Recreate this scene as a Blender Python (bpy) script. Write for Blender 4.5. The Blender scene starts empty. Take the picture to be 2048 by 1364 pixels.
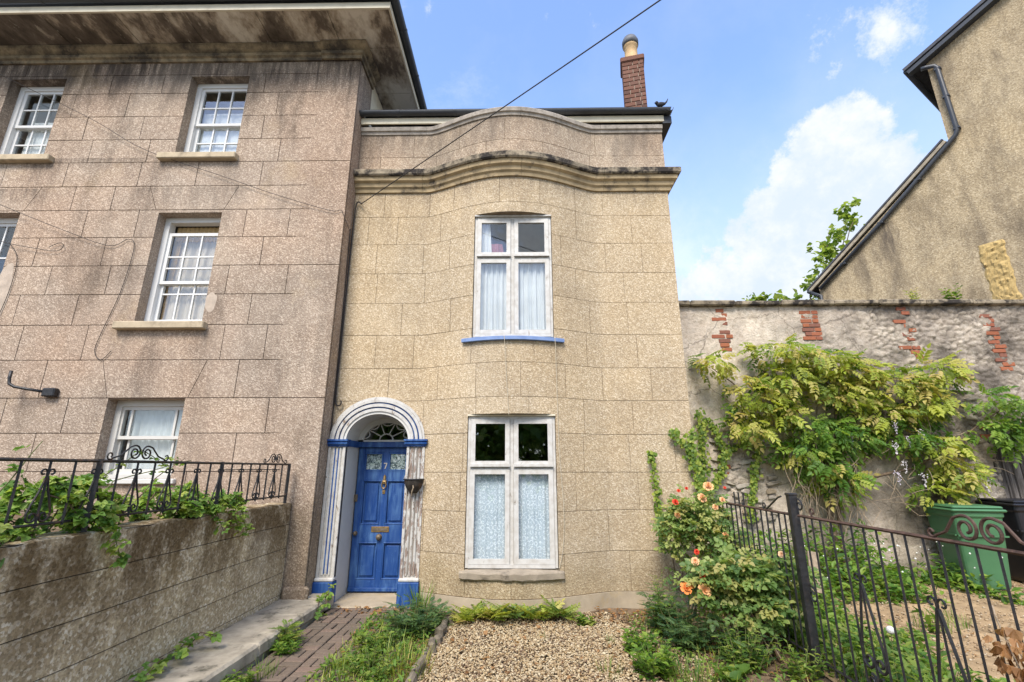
import bpy, bmesh, math, random
import numpy as np
from mathutils import Vector, Matrix, noise
random.seed(7)
R_ = math.radians
S = bpy.context.scene
C = S.collection
# ------------------------------------------------------------------ camera
cam = bpy.data.cameras.new('camera'); camo = bpy.data.objects.new('camera', cam); C.objects.link(camo)
camo.location = (0, 0, 1.68); camo.rotation_euler = (R_(90 + 15.4), 0, R_(0.8))
cam.sensor_width = 36; cam.lens = 930 / 2048 * 36; cam.clip_start = .05; cam.clip_end = 2000
S.camera = camo
# ------------------------------------------------------------------ view, sky, sun
S.view_settings.view_transform = 'Standard'; S.view_settings.look = 'None'; S.view_settings.gamma = 1
S.view_settings.use_curve_mapping = False
S.view_settings.exposure = 1.38
SUN_EL, SUN_AZ = 50, 196      # degrees; azimuth clockwise from +Y (behind the camera, a little to its left)
W = bpy.data.worlds.new('World'); S.world = W; W.use_nodes = True
def world():
    nt = W.node_tree; nt.nodes.clear(); N = nt.nodes; Lk = nt.links
    out = N.new('ShaderNodeOutputWorld'); bg = N.new('ShaderNodeBackground'); Lk.new(bg.outputs[0], out.inputs[0])
    sky = N.new('ShaderNodeTexSky'); sky.sky_type = 'NISHITA'; sky.sun_disc = False
    sky.sun_elevation = R_(SUN_EL); sky.sun_rotation = R_(SUN_AZ); sky.air_density = 1.0; sky.dust_density = .6; sky.ozone_density = 2.2
    tc = N.new('ShaderNodeTexCoord')
    def math_(op, a, b=None, c=None, clamp=False):
        m = N.new('ShaderNodeMath'); m.operation = op; m.use_clamp = clamp
        for i, v in enumerate((a, b, c)):
            if v is None: continue
            if isinstance(v, (int, float)): m.inputs[i].default_value = v
            else: Lk.new(v, m.inputs[i])
        return m.outputs[0]
    def sstep(v, lo, hi):
        m = N.new('ShaderNodeMapRange'); m.interpolation_type = 'SMOOTHSTEP'; Lk.new(v, m.inputs[0])
        m.inputs[1].default_value = lo; m.inputs[2].default_value = hi; return m.outputs[0]
    def nz(scale, detail, rough, off=(0, 0, 0), sc=(1, 1, 1)):
        mp = N.new('ShaderNodeMapping'); mp.inputs['Location'].default_value = off; mp.inputs['Scale'].default_value = sc
        Lk.new(tc.outputs['Generated'], mp.inputs[0])
        n = N.new('ShaderNodeTexNoise'); n.inputs['Scale'].default_value = scale; n.inputs['Detail'].default_value = detail
        n.inputs['Roughness'].default_value = rough; Lk.new(mp.outputs[0], n.inputs['Vector']); return n.outputs[0]
    def lobe(d, ang):
        v = N.new('ShaderNodeVectorMath'); v.operation = 'DOT_PRODUCT'; Lk.new(tc.outputs['Generated'], v.inputs[0])
        v.inputs[1].default_value = Vector(d).normalized()
        return sstep(v.outputs['Value'], math.cos(R_(ang)), 1.0)
    sx = N.new('ShaderNodeSeparateXYZ'); Lk.new(tc.outputs['Generated'], sx.inputs[0])
    elev = sx.outputs[2]
    cum = None                       # heaped clouds, placed by direction
    for d, a, w in CLOUDS:
        l = math_('MULTIPLY', lobe(d, a), w)
        cum = l if cum is None else math_('MAXIMUM', cum, l)
    field = math_('ADD', cum, math_('MULTIPLY', math_('SUBTRACT', nz(5.5, 10, .66, (3.1, 0, 1.7)), .5), 1.7))
    fine = math_('MULTIPLY', math_('SUBTRACT', nz(21, 8, .7), .5), 1.1)
    heap = sstep(math_('ADD', field, fine), .20, .64)
    wisp = sstep(math_('ADD', nz(3.0, 10, .68, (7.3, 2.2, .4), (1, 1, 1.8)), math_('MULTIPLY', fine, .18)), .56, .86)
    low = math_('MULTIPLY', sstep(elev, .72, .26), .9)         # bright veil towards the horizon
    veil = math_('ADD', low, math_('MULTIPLY', math_('SUBTRACT', nz(5, 6, .6, (1, 5, 2)), .5), .5), None, True)
    c1 = math_('MAXIMUM', heap, math_('MULTIPLY', wisp, .55))
    cl = math_('MAXIMUM', c1, math_('MULTIPLY', veil, .80), None, True)
    shade = N.new('ShaderNodeMixRGB'); Lk.new(sstep(math_('ADD', nz(6, 6, .6, (2, 9, 4)), math_('MULTIPLY', fine, .5)), .35, .7), shade.inputs[0])
    shade.inputs[1].default_value = (2.55, 2.9, 3.4, 1); shade.inputs[2].default_value = (3.35, 3.4, 3.5, 1)
    tint = N.new('ShaderNodeMixRGB'); tint.blend_type = 'MULTIPLY'; tint.inputs[0].default_value = 1
    Lk.new(sky.outputs[0], tint.inputs[1]); tint.inputs[2].default_value = SKY_TINT
    mx = N.new('ShaderNodeMixRGB'); Lk.new(cl, mx.inputs[0]); Lk.new(tint.outputs[0], mx.inputs[1]); Lk.new(shade.outputs[0], mx.inputs[2])
    Lk.new(mx.outputs[0], bg.inputs[0]); bg.inputs[1].default_value = .12
SKY_TINT = (1.38, 1.36, 1.44, 1)
CLOUDS = [((.537, .67, .513), 6, .95), ((.495, .718, .489), 4, .7), ((.569, .685, .455), 7, 1.0), ((.476, .759, .444), 4.5, .9), ((.542, .73, .417), 7, 1.0), ((.597, .693, .404), 7, 1.0), ((.436, .798, .415), 4, .7), ((.522, .769, .369), 8, .95),
          ((.509, .567, .648), 5.0, .33), ((.54, .55, .637), 4.5, .36), ((.478, .573, .665), 3.0, .30), ((.40, .84, .36), 6, .62), ((.33, .88, .33), 6, .5), ((.46, .83, .31), 7, .8), ((-.6, .3, .6), 14, .9), ((.1, -.8, .55), 16, .9), ((.75, -.5, .5), 13, .9), ((-.7, -.6, .45), 15, .9)]
world()
sl = bpy.data.lights.new('sun', 'SUN'); sl.energy = 2.1; sl.angle = R_(24); sl.color = (1, .93, .83)
so = bpy.data.objects.new('sun', sl); C.objects.link(so)
az, el = R_(SUN_AZ), R_(SUN_EL)
sd = Vector((math.sin(az) * math.cos(el), math.cos(az) * math.cos(el), math.sin(el)))
so.rotation_euler = sd.to_track_quat('Z', 'Y').to_euler(); so.location = sd * 50

# ------------------------------------------------------------------ object helpers
def thing(name, label, cat, loc=(0, 0, 0), group=None):
    o = bpy.data.objects.new(name, None); C.objects.link(o); o.location = loc; o.empty_display_size = .1
    o['label'] = label; o['category'] = cat
    if group: o['group'] = group
    return o
def attach(o, parent):
    if parent is None: return o
    o.parent = parent
    if parent.type == 'EMPTY': o.matrix_parent_inverse = Matrix.Translation(-Vector(parent.location))
    return o
def tag(o, label, cat, group=None):
    o['label'] = label; o['category'] = cat
    if group: o['group'] = group
    return o
def struct(o): o['kind'] = 'structure'; return o
def stuff(o): o['kind'] = 'stuff'; return o
def link(name, me, mat, parent=None, smooth=False):
    if mat is not None and len(me.materials) == 0: me.materials.append(mat)
    if smooth: me.polygons.foreach_set('use_smooth', [True] * len(me.polygons))
    o = bpy.data.objects.new(name, me); C.objects.link(o)
    return attach(o, parent)
class MB:
    def __init__(s): s.v = []; s.f = []
    def add(s, vs, fs):
        n = len(s.v); s.v += [tuple(p) for p in vs]; s.f += [tuple(i + n for i in f) for f in fs]; return s
    def quad(s, a, b, c, d): return s.add((a, b, c, d), ((0, 1, 2, 3),))
    def box(s, x0, x1, y0, y1, z0, z1):
        return s.add([(x0, y0, z0), (x1, y0, z0), (x1, y1, z0), (x0, y1, z0), (x0, y0, z1), (x1, y0, z1), (x1, y1, z1), (x0, y1, z1)],
                     [(3, 2, 1, 0), (4, 5, 6, 7), (0, 1, 5, 4), (1, 2, 6, 5), (2, 3, 7, 6), (3, 0, 4, 7)])
    def cbox(s, x0, x1, y0, y1, z0, z1, b=.006):
        """a box with chamfered edges"""
        b = min(b, (x1 - x0) * .45, (y1 - y0) * .45, (z1 - z0) * .45)
        bm = bmesh.new(); bmesh.ops.create_cube(bm, size=1)
        for v in bm.verts: v.co = ((x0 + x1) / 2 + v.co.x * (x1 - x0), (y0 + y1) / 2 + v.co.y * (y1 - y0), (z0 + z1) / 2 + v.co.z * (z1 - z0))
        bmesh.ops.bevel(bm, geom=bm.edges[:], offset=b, segments=1, affect='EDGES')
        bm.verts.index_update()
        s.add([v.co[:] for v in bm.verts], [[v.index for v in f.verts] for f in bm.faces]); bm.free(); return s
    def tube(s, pts, r, n=6, cap=True):
        pts = [Vector(p) for p in pts]; m = len(pts); rs = r if isinstance(r, (list, tuple)) else [r] * m
        base = len(s.v); prev = None
        for i, p in enumerate(pts):
            t = (pts[min(i + 1, m - 1)] - pts[max(i - 1, 0)])
            t = t.normalized() if t.length > 1e-9 else Vector((0, 0, 1))
            if prev is None: u = t.orthogonal().normalized()
            else:
                u = prev - t * prev.dot(t); u = u.normalized() if u.length > 1e-6 else t.orthogonal().normalized()
            prev = u; w = t.cross(u)
            for k in range(n):
                a = 2 * math.pi * (k + .5) / n; s.v.append(tuple(p + (u * math.cos(a) + w * math.sin(a)) * rs[i]))
        for i in range(m - 1):
            for k in range(n):
                k2 = (k + 1) % n; s.f.append((base + i * n + k, base + i * n + k2, base + (i + 1) * n + k2, base + (i + 1) * n + k))
        if cap:
            s.f.append(tuple(base + k for k in reversed(range(n)))); s.f.append(tuple(base + (m - 1) * n + k for k in range(n)))
        return s
    def lathe(s, prof, n=20, center=(0, 0, 0), a0=0, a1=2 * math.pi, axis='Z'):
        base = len(s.v); full = abs(a1 - a0 - 2 * math.pi) < 1e-6; k = n if full else n + 1
        for r, z in prof:
            for i in range(k):
                a = a0 + (a1 - a0) * i / n
                p = (r * math.cos(a), r * math.sin(a), z)
                if axis == 'Y': p = (p[0], -p[2], p[1])
                s.v.append((center[0] + p[0], center[1] + p[1], center[2] + p[2]))
        for j in range(len(prof) - 1):
            for i in range(n):
                i2 = (i + 1) % k; s.f.append((base + j * k + i, base + j * k + i2, base + (j + 1) * k + i2, base + (j + 1) * k + i))
        return s
    def sweep(s, prof, path, closed=False):
        """prof: list of 2D points (a,b); path: list of (origin, axisA, axisB)"""
        base = len(s.v); n = len(prof)
        for o, A, B in path:
            o, A, B = Vector(o), Vector(A), Vector(B)
            for a, b in prof: s.v.append(tuple(o + A * a + B * b))
        m = len(path)
        for i in range(m if closed else m - 1):
            j = (i + 1) % m
            for k in range(n):
                k2 = (k + 1) % n; s.f.append((base + i * n + k, base + j * n + k, base + j * n + k2, base + i * n + k2))
        if not closed:
            s.f.append(tuple(base + k for k in range(n))); s.f.append(tuple(base + (m - 1) * n + k for k in reversed(range(n))))
        return s
    def mesh(s, name):
        me = bpy.data.meshes.new(name); me.from_pydata(s.v, [], s.f); me.update()
        bm = bmesh.new(); bm.from_mesh(me); bmesh.ops.recalc_face_normals(bm, faces=bm.faces); bm.to_mesh(me); bm.free()
        return me
    def build(s, name, mat, parent=None, smooth=False):
        return link(name, s.mesh(name), mat, parent, smooth)
def box(name, mat, parent, x0, x1, y0, y1, z0, z1, b=.005):
    return MB().cbox(x0, x1, y0, y1, z0, z1, b).build(name, mat, parent)
def inst_mesh(name, tv, tf, M, T, rnd):
    """many copies of one small template as one mesh; rnd is stored per face"""
    tv = np.asarray(tv, float); M = np.asarray(M, float); T = np.asarray(T, float); k = len(T); n = len(tv)
    V = (np.einsum('kij,nj->kni', M, tv) + T[:, None, :]).reshape(-1, 3)
    lt = np.array([len(f) for f in tf]); fl = np.array([i for f in tf for i in f]); L = len(fl)
    loops = (fl[None, :] + (np.arange(k) * n)[:, None]).reshape(-1)
    st = np.concatenate([[0], np.cumsum(lt)[:-1]]); starts = (st[None, :] + (np.arange(k) * L)[:, None]).reshape(-1)
    me = bpy.data.meshes.new(name)
    me.vertices.add(len(V)); me.vertices.foreach_set('co', V.reshape(-1).astype(np.float32))
    me.loops.add(len(loops)); me.loops.foreach_set('vertex_index', loops.astype(np.int32))
    me.polygons.add(len(starts)); me.polygons.foreach_set('loop_start', starts.astype(np.int32))
    me.update(calc_edges=True); me.validate()
    at = me.attributes.new('rnd', 'FLOAT', 'FACE'); at.data.foreach_set('value', np.repeat(np.asarray(rnd, np.float32), len(tf)))
    return me
def basis(d, up=(0, 0, 1), roll=0):
    d = Vector(d).normalized(); x = d.cross(Vector(up))
    x = x.normalized() if x.length > 1e-4 else d.orthogonal().normalized()
    z = x.cross(d)
    if roll:
        q = Matrix.Rotation(roll, 3, d); x = q @ x; z = q @ z
    return Matrix((x, d, z)).transposed()
def rs(a, b): return random.uniform(a, b)
def rdir():
    while True:
        v = Vector((rs(-1, 1), rs(-1, 1), rs(-1, 1)))
        if .05 < v.length < 1: return v.normalized()

# ------------------------------------------------------------------ materials
class NT:
    def __init__(s, name):
        s.m = bpy.data.materials.new(name); s.m.use_nodes = True; s.t = s.m.node_tree; s.N = s.t.nodes
        s.b = s.N['Principled BSDF']; s.out = s.N['Material Output']; s.pos = s.node('ShaderNodeNewGeometry').outputs['Position']
        s.b.inputs['Roughness'].default_value = .85; s.b.inputs['Specular IOR Level'].default_value = .3
    def node(s, t): return s.N.new(t)
    def put(s, sock, v):
        if isinstance(v, bpy.types.NodeSocket): s.t.links.new(v, sock)
        elif isinstance(v, (tuple, list)) and len(v) == 3 and sock.type == 'RGBA': sock.default_value = (*v, 1)
        else: sock.default_value = v
    def map(s, sc=(1, 1, 1), off=(0, 0, 0), rot=(0, 0, 0), vec=None):
        n = s.node('ShaderNodeMapping'); s.put(n.inputs[0], vec or s.pos); n.inputs['Scale'].default_value = sc
        n.inputs['Location'].default_value = off; n.inputs['Rotation'].default_value = rot; return n.outputs[0]
    def noise(s, scale, detail=4, rough=.55, vec=None, dist=0):
        n = s.node('ShaderNodeTexNoise'); s.put(n.inputs['Vector'], vec or s.pos); n.inputs['Scale'].default_value = scale
        n.inputs['Detail'].default_value = detail; n.inputs['Roughness'].default_value = rough; n.inputs['Distortion'].default_value = dist
        return n.outputs[0]
    def voro(s, scale, feature='F1', vec=None, out='Distance', rand=1):
        n = s.node('ShaderNodeTexVoronoi'); s.put(n.inputs['Vector'], vec or s.pos); n.feature = feature; n.inputs['Scale'].default_value = scale
        n.inputs['Randomness'].default_value = rand
        return n.outputs[out]
    def ramp(s, fac, stops, interp='LINEAR'):
        n = s.node('ShaderNodeValToRGB'); s.put(n.inputs[0], fac); n.color_ramp.interpolation = interp; e = n.color_ramp.elements
        while len(e) < len(stops): e.new(.5)
        for i, (p, c) in enumerate(stops):
            e[i].position = p; e[i].color = (*c, 1) if isinstance(c, (tuple, list)) else (c, c, c, 1)
        return n.outputs[0]
    def mix(s, fac, a, b, mode='MIX'):
        n = s.node('ShaderNodeMixRGB'); n.blend_type = mode; s.put(n.inputs[0], fac); s.put(n.inputs[1], a); s.put(n.inputs[2], b); return n.outputs[0]
    def math(s, op, a, b=0., clamp=False):
        n = s.node('ShaderNodeMath'); n.operation = op; n.use_clamp = clamp; s.put(n.inputs[0], a); s.put(n.inputs[1], b); return n.outputs[0]
    def rng(s, v, a, b, c=0., d=1.):
        n = s.node('ShaderNodeMapRange'); s.put(n.inputs[0], v)
        for i, q in enumerate((a, b, c, d)): n.inputs[i + 1].default_value = q
        return n.outputs[0]
    def sep(s, vec=None):
        n = s.node('ShaderNodeSeparateXYZ'); s.put(n.inputs[0], vec or s.pos); return n.outputs
    def attr(s, name):
        n = s.node('ShaderNodeAttribute'); n.attribute_name = name; return n.outputs['Fac']
    def orand(s): return s.node('ShaderNodeObjectInfo').outputs['Random']
    def bump(s, h, strength=.5, dist=.01):
        n = s.node('ShaderNodeBump'); n.inputs['Strength'].default_value = strength; n.inputs['Distance'].default_value = dist
        s.put(n.inputs['Height'], h)
        if s.b.inputs['Normal'].is_linked: s.t.links.new(s.b.inputs['Normal'].links[0].from_socket, n.inputs['Normal'])
        s.t.links.new(n.outputs[0], s.b.inputs['Normal']); return s
    def col(s, c): s.put(s.b.inputs['Base Color'], c); return s
    def rough(s, v): s.put(s.b.inputs['Roughness'], v); return s
    def spec(s, v): s.b.inputs['Specular IOR Level'].default_value = v; return s
M = {}
def roughcast(name, dark, base, light, stain=(.10, .08, .065), patch=.7, grain=66., zst=None, yellow=0, hue=None, obj=.10, sr=(.50, .74), runs=(), damp=None, keep=.8, sscale=1.6, vst=.34, mul=(.34, .31, .29)):
    n = NT(name)
    cell = n.voro(grain, out='Color'); r = n.sep(cell)[0]
    g = n.ramp(r, [(0, tuple(x * .35 + y * .65 for x, y in zip(dark, base))), (.25, tuple(x * .86 for x in base)), (.55, base), (.84, tuple(x * .5 + y * .5 for x, y in zip(light, base))), (1, light)])
    g = n.mix(n.rng(n.noise(95, 2), .52, .70, 0, .42), g, dark)
    big = n.noise(.9, 5, .6); g = n.mix(patch, g, n.mix(1, g, n.ramp(big, [(.28, (.70, .68, .66)), (.5, (1, 1, 1)), (.75, (1.12, 1.10, 1.06))]), 'MULTIPLY'))
    if hue: g = n.mix(n.rng(n.noise(.55, 4, .6, n.map(off=(3, 4, 9))), .38, .66), g, n.mix(1, g, hue, 'MULTIPLY'))
    st = n.noise(sscale, 6, .66, n.map((1.3, 1.3, vst), (2, 1, 5))); k = n.rng(st, *sr)
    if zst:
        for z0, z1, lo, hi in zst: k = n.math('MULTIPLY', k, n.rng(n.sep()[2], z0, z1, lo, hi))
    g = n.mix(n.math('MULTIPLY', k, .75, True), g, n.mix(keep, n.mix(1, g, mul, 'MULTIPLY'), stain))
    sx_, _, sz_ = n.sep(); rn = n.rng(n.noise(9, 6, .7, n.map((1, 1, .12), (4, 4, 4))), .36, .62)
    for x0, x1, zt, ln, amt in runs:          # dark rain runs below ledges
        w = n.math('MULTIPLY', n.math('MULTIPLY', n.rng(sx_, x0, x0 + .15), n.rng(sx_, x1 - .15, x1, 1., 0.)), n.math('MULTIPLY', n.rng(sz_, zt - ln, zt), n.rng(sz_, zt, zt + .01, 1., 0.)))
        g = n.mix(n.math('MULTIPLY', n.math('MULTIPLY', w, rn), amt, True), g, stain)
    if damp: g = n.mix(n.math('MULTIPLY', n.rng(n.math('ADD', sz_, n.math('MULTIPLY', n.noise(2.2, 6, .6), -.9)), damp - .35, damp - .75), .55, True), g, n.mix(1, g, (.62, .60, .50), 'MULTIPLY'))
    g = n.mix(n.rng(n.noise(.42, 3, .5, n.map((1, 1, 1.6), (5, 5, 2))), .56, .60, 0, .22), g, n.mix(.5, g, light))
    if yellow: g = n.mix(n.rng(n.noise(1.1, 5, .6, n.map(off=(8, 2, 6))), .60, .78, 0, yellow), g, (.40, .27, .085))
    g = n.mix(1, g, n.ramp(n.orand(), [(0, (1 - obj, 1 - obj, 1 - obj)), (1, (1 + obj, 1 + obj, 1 + obj * .8))]), 'MULTIPLY')
    n.col(g).rough(.93).spec(.2)
    n.bump(n.math('ADD', n.voro(grain, 'SMOOTH_F1'), n.math('MULTIPLY', n.noise(110, 4, .6), .6)), .6, .009)
    M[name] = n.m; return n
roughcast('cast_pink', (.115, .086, .066), (.336, .263, .199), (.54, .452, .357), zst=[(6.2, 8.3, .8, 1.9)], runs=((-11, -2.6, 8.5, .95, 1.5), (-9.2, -7.4, 8.5, 1.3, .9), (-6.0, -4.2, 8.5, 1.2, 1.0), (-6.1, -4.2, 5.95, .42, .7), (-9.2, -7.4, 5.95, .42, .7), (-5.9, -5.5, 6.45, .6, .8), (-4.75, -4.4, 6.45, .7, .8), (-5.9, -5.5, 3.63, .6, .7), (-4.7, -4.3, 3.63, .7, .8), (-8.0, -7.3, 6.45, .7, .7), (-7.6, -5.9, 6.50, .22, .8)), damp=1.3, hue=(1.05, .97, .92), yellow=.18, obj=.06, stain=(.072, .056, .044))
roughcast('cast_tan', (.125, .094, .058), (.440, .346, .226), (.61, .52, .385), zst=[(5.0, 7.2, .25, 1.2)], runs=((-.80, -.45, 3.43, .5, .5), (.35, .68, 3.43, .6, .5), (-.8, -.4, .34, .2, .5), (-2.7, 2.5, 6.06, .35, .45)), damp=.62, hue=(1.03, .99, .92), yellow=.12, patch=.45, obj=.035)
roughcast('cast_parapet', (.12, .088, .066), (.37, .292, .21), (.55, .465, .355), zst=[(6.2, 7.2, .7, 1.4)], runs=((-2.7, 2.5, 7.2, .5, .6),), hue=(1.03, .96, .92), patch=.6, obj=.05)
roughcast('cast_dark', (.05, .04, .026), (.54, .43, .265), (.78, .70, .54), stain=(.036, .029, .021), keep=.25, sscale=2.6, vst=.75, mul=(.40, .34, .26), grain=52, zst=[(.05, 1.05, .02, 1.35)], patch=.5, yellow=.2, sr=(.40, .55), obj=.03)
roughcast('cast_gable', (.10, .074, .042), (.405, .318, .195), (.54, .445, .295), stain=(.12, .096, .07), grain=34, patch=.9, obj=0, runs=((11.30, 11.68, 9.1, 2.4, 1.4), (10.2, 14.5, 15.0, 2.2, .5)),  sr=(.46, .70))
def simple(name, c, rough=.6, spec=.3, var=.12, scale=6, bump=0., bscale=60, metal=0, dirt=None, dirtc=(.08, .065, .05), dscale=5, dlo=.54):
    n = NT(name); g = n.mix(n.rng(n.noise(scale, 5, .6), .3, .7), tuple(x * (1 - var) for x in c), tuple(min(1, x * (1 + var)) for x in c))
    if dirt: g = n.mix(n.rng(n.noise(dscale, 7, .7, n.map(off=(1, 7, 2))), dlo, dlo + .18, 0, dirt), g, dirtc)
    n.col(g).rough(rough).spec(spec); n.b.inputs['Metallic'].default_value = metal
    if bump: n.bump(n.noise(bscale, 4), bump, .004)
    M[name] = n.m; return n
simple('cornice_dirty', (.27, .215, .135), .92, .2, .3, 5, .6, 80, dirt=.95, dirtc=(.06, .05, .04), dscale=2.5, dlo=.42)
simple('joint_pink', (.10, .070, .052), .95, .1, .3, dirt=.85, dirtc=(.27, .20, .14), dscale=4)
simple('joint_tan', (.25, .19, .125), .95, .1, .3, dirt=.9, dirtc=(.36, .27, .17), dscale=3.5)
simple('joint_dark', (.05, .038, .026), .95, .1)
simple('stone_yellow', (.36, .275, .16), .9, .2, .3, 5, .5, 90, dirt=1.3, dirtc=(.075, .062, .05), dscale=4)
simple('stone_grey', (.30, .25, .185), .92, .2, .25, 4, .7, 70, dirt=.8, dirtc=(.07, .06, .045), dscale=6)
simple('sill_stone', (.44, .36, .245), .9, .2, .15, 6, .4, 90, dirt=.6, dirtc=(.13, .10, .07))
simple('plinth_cement', (.37, .305, .215), .92, .2, .2, 3, .5, 60, dirt=.5, dirtc=(.35, .24, .08))
simple('coping_dirty', (.26, .215, .15), .93, .2, .35, 7, .7, 60, dirt=1.4, dirtc=(.035, .030, .026), dscale=4.5, dlo=.44)
simple('coping_grey', (.34, .30, .25), .93, .2, .3, 9, .7, 60, dirt=.8, dirtc=(.10, .09, .075), dscale=8)
simple('white_paint', (.55, .535, .49), .45, .4, .05, 4, .15, 40, dirt=.25, dirtc=(.45, .40, .32), dscale=9)
simple('white_clean', (.66, .655, .63), .35, .4, .03, 3)
simple('cream_paint', (.62, .56, .42), .6, .3, .1, 3, .15, 30, dirt=.4, dirtc=(.28, .22, .14), dscale=3)
simple('gutter', (.042, .046, .052), .45, .4, .25, 3, .1, 20)
simple('lead', (.10, .105, .115), .6, .4, .3, 8)
simple('slate', (.06, .062, .07), .7, .3, .3, 8)
simple('iron', (.022, .021, .020), .55, .35, .4, 20, .5, 120, dirt=.75, dirtc=(.13, .060, .030), dscale=14)
simple('iron_rust', (.085, .050, .036), .7, .3, .4, 20, .5, 120, dirt=.7, dirtc=(.030, .025, .022), dscale=18)
simple('iron_black', (.018, .018, .019), .45, .4, .4, 20, .4, 90, dirt=.45, dirtc=(.09, .065, .05), dscale=16)
simple('cable', (.035, .030, .027), .6, .3)
simple('cord', (.52, .45, .33), .8, .2)
simple('brass', (.30, .20, .085), .45, .5, .3, 25, metal=.7)
simple('brass_dull', (.16, .125, .085), .6, .4, .3, 30, metal=.4)
simple('terracotta', (.52, .36, .19), .85, .2, .2, 8, .3, 60, dirt=.4, dirtc=(.16, .10, .06))
simple('interior', (.16, .15, .14), .9, .1)
simple('green_plastic', (.055, .150, .066), .5, .4, .12, 2, .08, 8, dirt=.45, dirtc=(.11, .17, .10), dscale=2.6)
simple('black_plastic', (.014, .014, .017), .4, .4, .2, 3, .08, 8)
simple('soil', (.15, .105, .065), .97, .1, .4, 9, .9, 40, dirt=.6, dirtc=(.06, .045, .03))
simple('dirt_path', (.33, .230, .128), .97, .1, .35, 3, .9, 45, dirt=.7, dirtc=(.15, .10, .055), dscale=5)
simple('mortar', (.40, .34, .27), .95, .1, .2, 20, .5, 90)
simple('paver_bed', (.05, .043, .03), .97, .1, .3, 12)
simple('edge_stone', (.17, .14, .10), .95, .2, .35, 9, .8, 60, dirt=.6, dirtc=(.07, .06, .04)); simple('kerb_stone', (.36, .315, .240), .93, .2, .35, 5, .9, 50, dirt=1.4, dirtc=(.085, .08, .055), dscale=5); simple('repair', (.42, .345, .27), .93, .2, .2, 9, .6, 70)
simple('wood_grey', (.20, .175, .145), .9, .2, .3, 6, .5, 50)
simple('bark', (.13, .095, .065), .95, .1, .35, 25, .8, 60)
simple('bark_pale', (.30, .235, .165), .95, .1, .3, 25, .6, 60)
simple('stem_green', (.12, .13, .045), .7, .3, .3, 20)
simple('rose_stem', (.12, .075, .05), .8, .2, .4, 20)
simple('street', (.20, .19, .17), .95, .2, .2, 3)
def blue():
    n = NT('blue'); v = n.noise(7, 6, .65, n.map((2.2, 2.2, .30)))
    fade = n.math('MULTIPLY', n.rng(v, .42, .66), n.rng(n.noise(3.1, 4), .38, .62, .2, 1))
    g = n.mix(fade, (.006, .046, .195), (.070, .165, .35)); g = n.mix(n.rng(n.noise(30, 5, .7), .62, .75, 0, .5), g, (.12, .25, .50))
    chips = n.rng(n.noise(24, 6, .75, n.map((1.6, 1.6, .8))), .70, .73)
    g = n.mix(n.math('MULTIPLY', chips, .6), g, (.36, .36, .36))
    n.col(g).rough(n.rng(v, .3, .7, .38, .62)).spec(.45).bump(n.noise(40, 5, .6, n.map((1, 1, .2))), .18, .003); M['blue'] = n.m
    n = NT('blue_light'); g = n.mix(n.rng(n.noise(9, 5), .35, .65), (.13, .20, .38), (.19, .27, .45))
    g = n.mix(n.rng(n.noise(26, 6, .75), .66, .70, 0, .8), g, (.33, .30, .27)); n.col(g).rough(.6).bump(n.noise(50, 4), .2, .003); M['blue_light'] = n.m
blue()
def peeling(name, amount, wood=(.26, .20, .15)):
    n = NT(name); v = n.noise(11, 9, .74, n.map((1.6, 1.6, .55))); m = n.rng(v, amount, amount + .025)
    wv = n.noise(60, 5, .6, n.map((1.4, 1.4, .07))); w = n.ramp(wv, [(.3, tuple(x * .55 for x in wood)), (.7, tuple(x * 1.35 for x in wood))])
    wh = n.mix(n.rng(n.noise(14, 5), .4, .75), (.53, .515, .475), (.41, .38, .33))
    n.col(n.mix(m, wh, w)).rough(n.mix(m, (.42, .42, .42), (.9, .9, .9))).bump(n.math('SUBTRACT', n.math('MULTIPLY', wv, .3), m), .6, .003); M[name] = n.m
peeling('peel_light', .60); peeling('peel_heavy', .51, (.27, .205, .165)); peeling('frame_white', .625, (.34, .29, .23))
def glass():
    n = NT('glass'); g = n.N.new('ShaderNodeBsdfGlossy'); g.inputs['Roughness'].default_value = .015; g.inputs['Color'].default_value = (.92, .96, 1, 1)
    t = n.N.new('ShaderNodeBsdfTransparent'); t.inputs['Color'].default_value = (.95, .97, .97, 1)
    f = n.N.new('ShaderNodeLayerWeight'); f.inputs[0].default_value = .5
    b = n.N.new('ShaderNodeBump'); b.inputs['Strength'].default_value = .02; b.inputs['Distance'].default_value = .02; n.t.links.new(n.noise(3.0, 2), b.inputs['Height'])
    n.t.links.new(b.outputs[0], g.inputs['Normal']); n.t.links.new(b.outputs[0], f.inputs['Normal'])
    mx = n.N.new('ShaderNodeMixShader'); n.t.links.new(n.math('ADD', n.math('MULTIPLY', n.math('POWER', f.outputs[1], 4.), .5), .08, True), mx.inputs[0])
    n.t.links.new(t.outputs[0], mx.inputs[1]); n.t.links.new(g.outputs[0], mx.inputs[2]); n.t.links.new(mx.outputs[0], n.out.inputs[0]); M['glass'] = n.m
glass()
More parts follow.
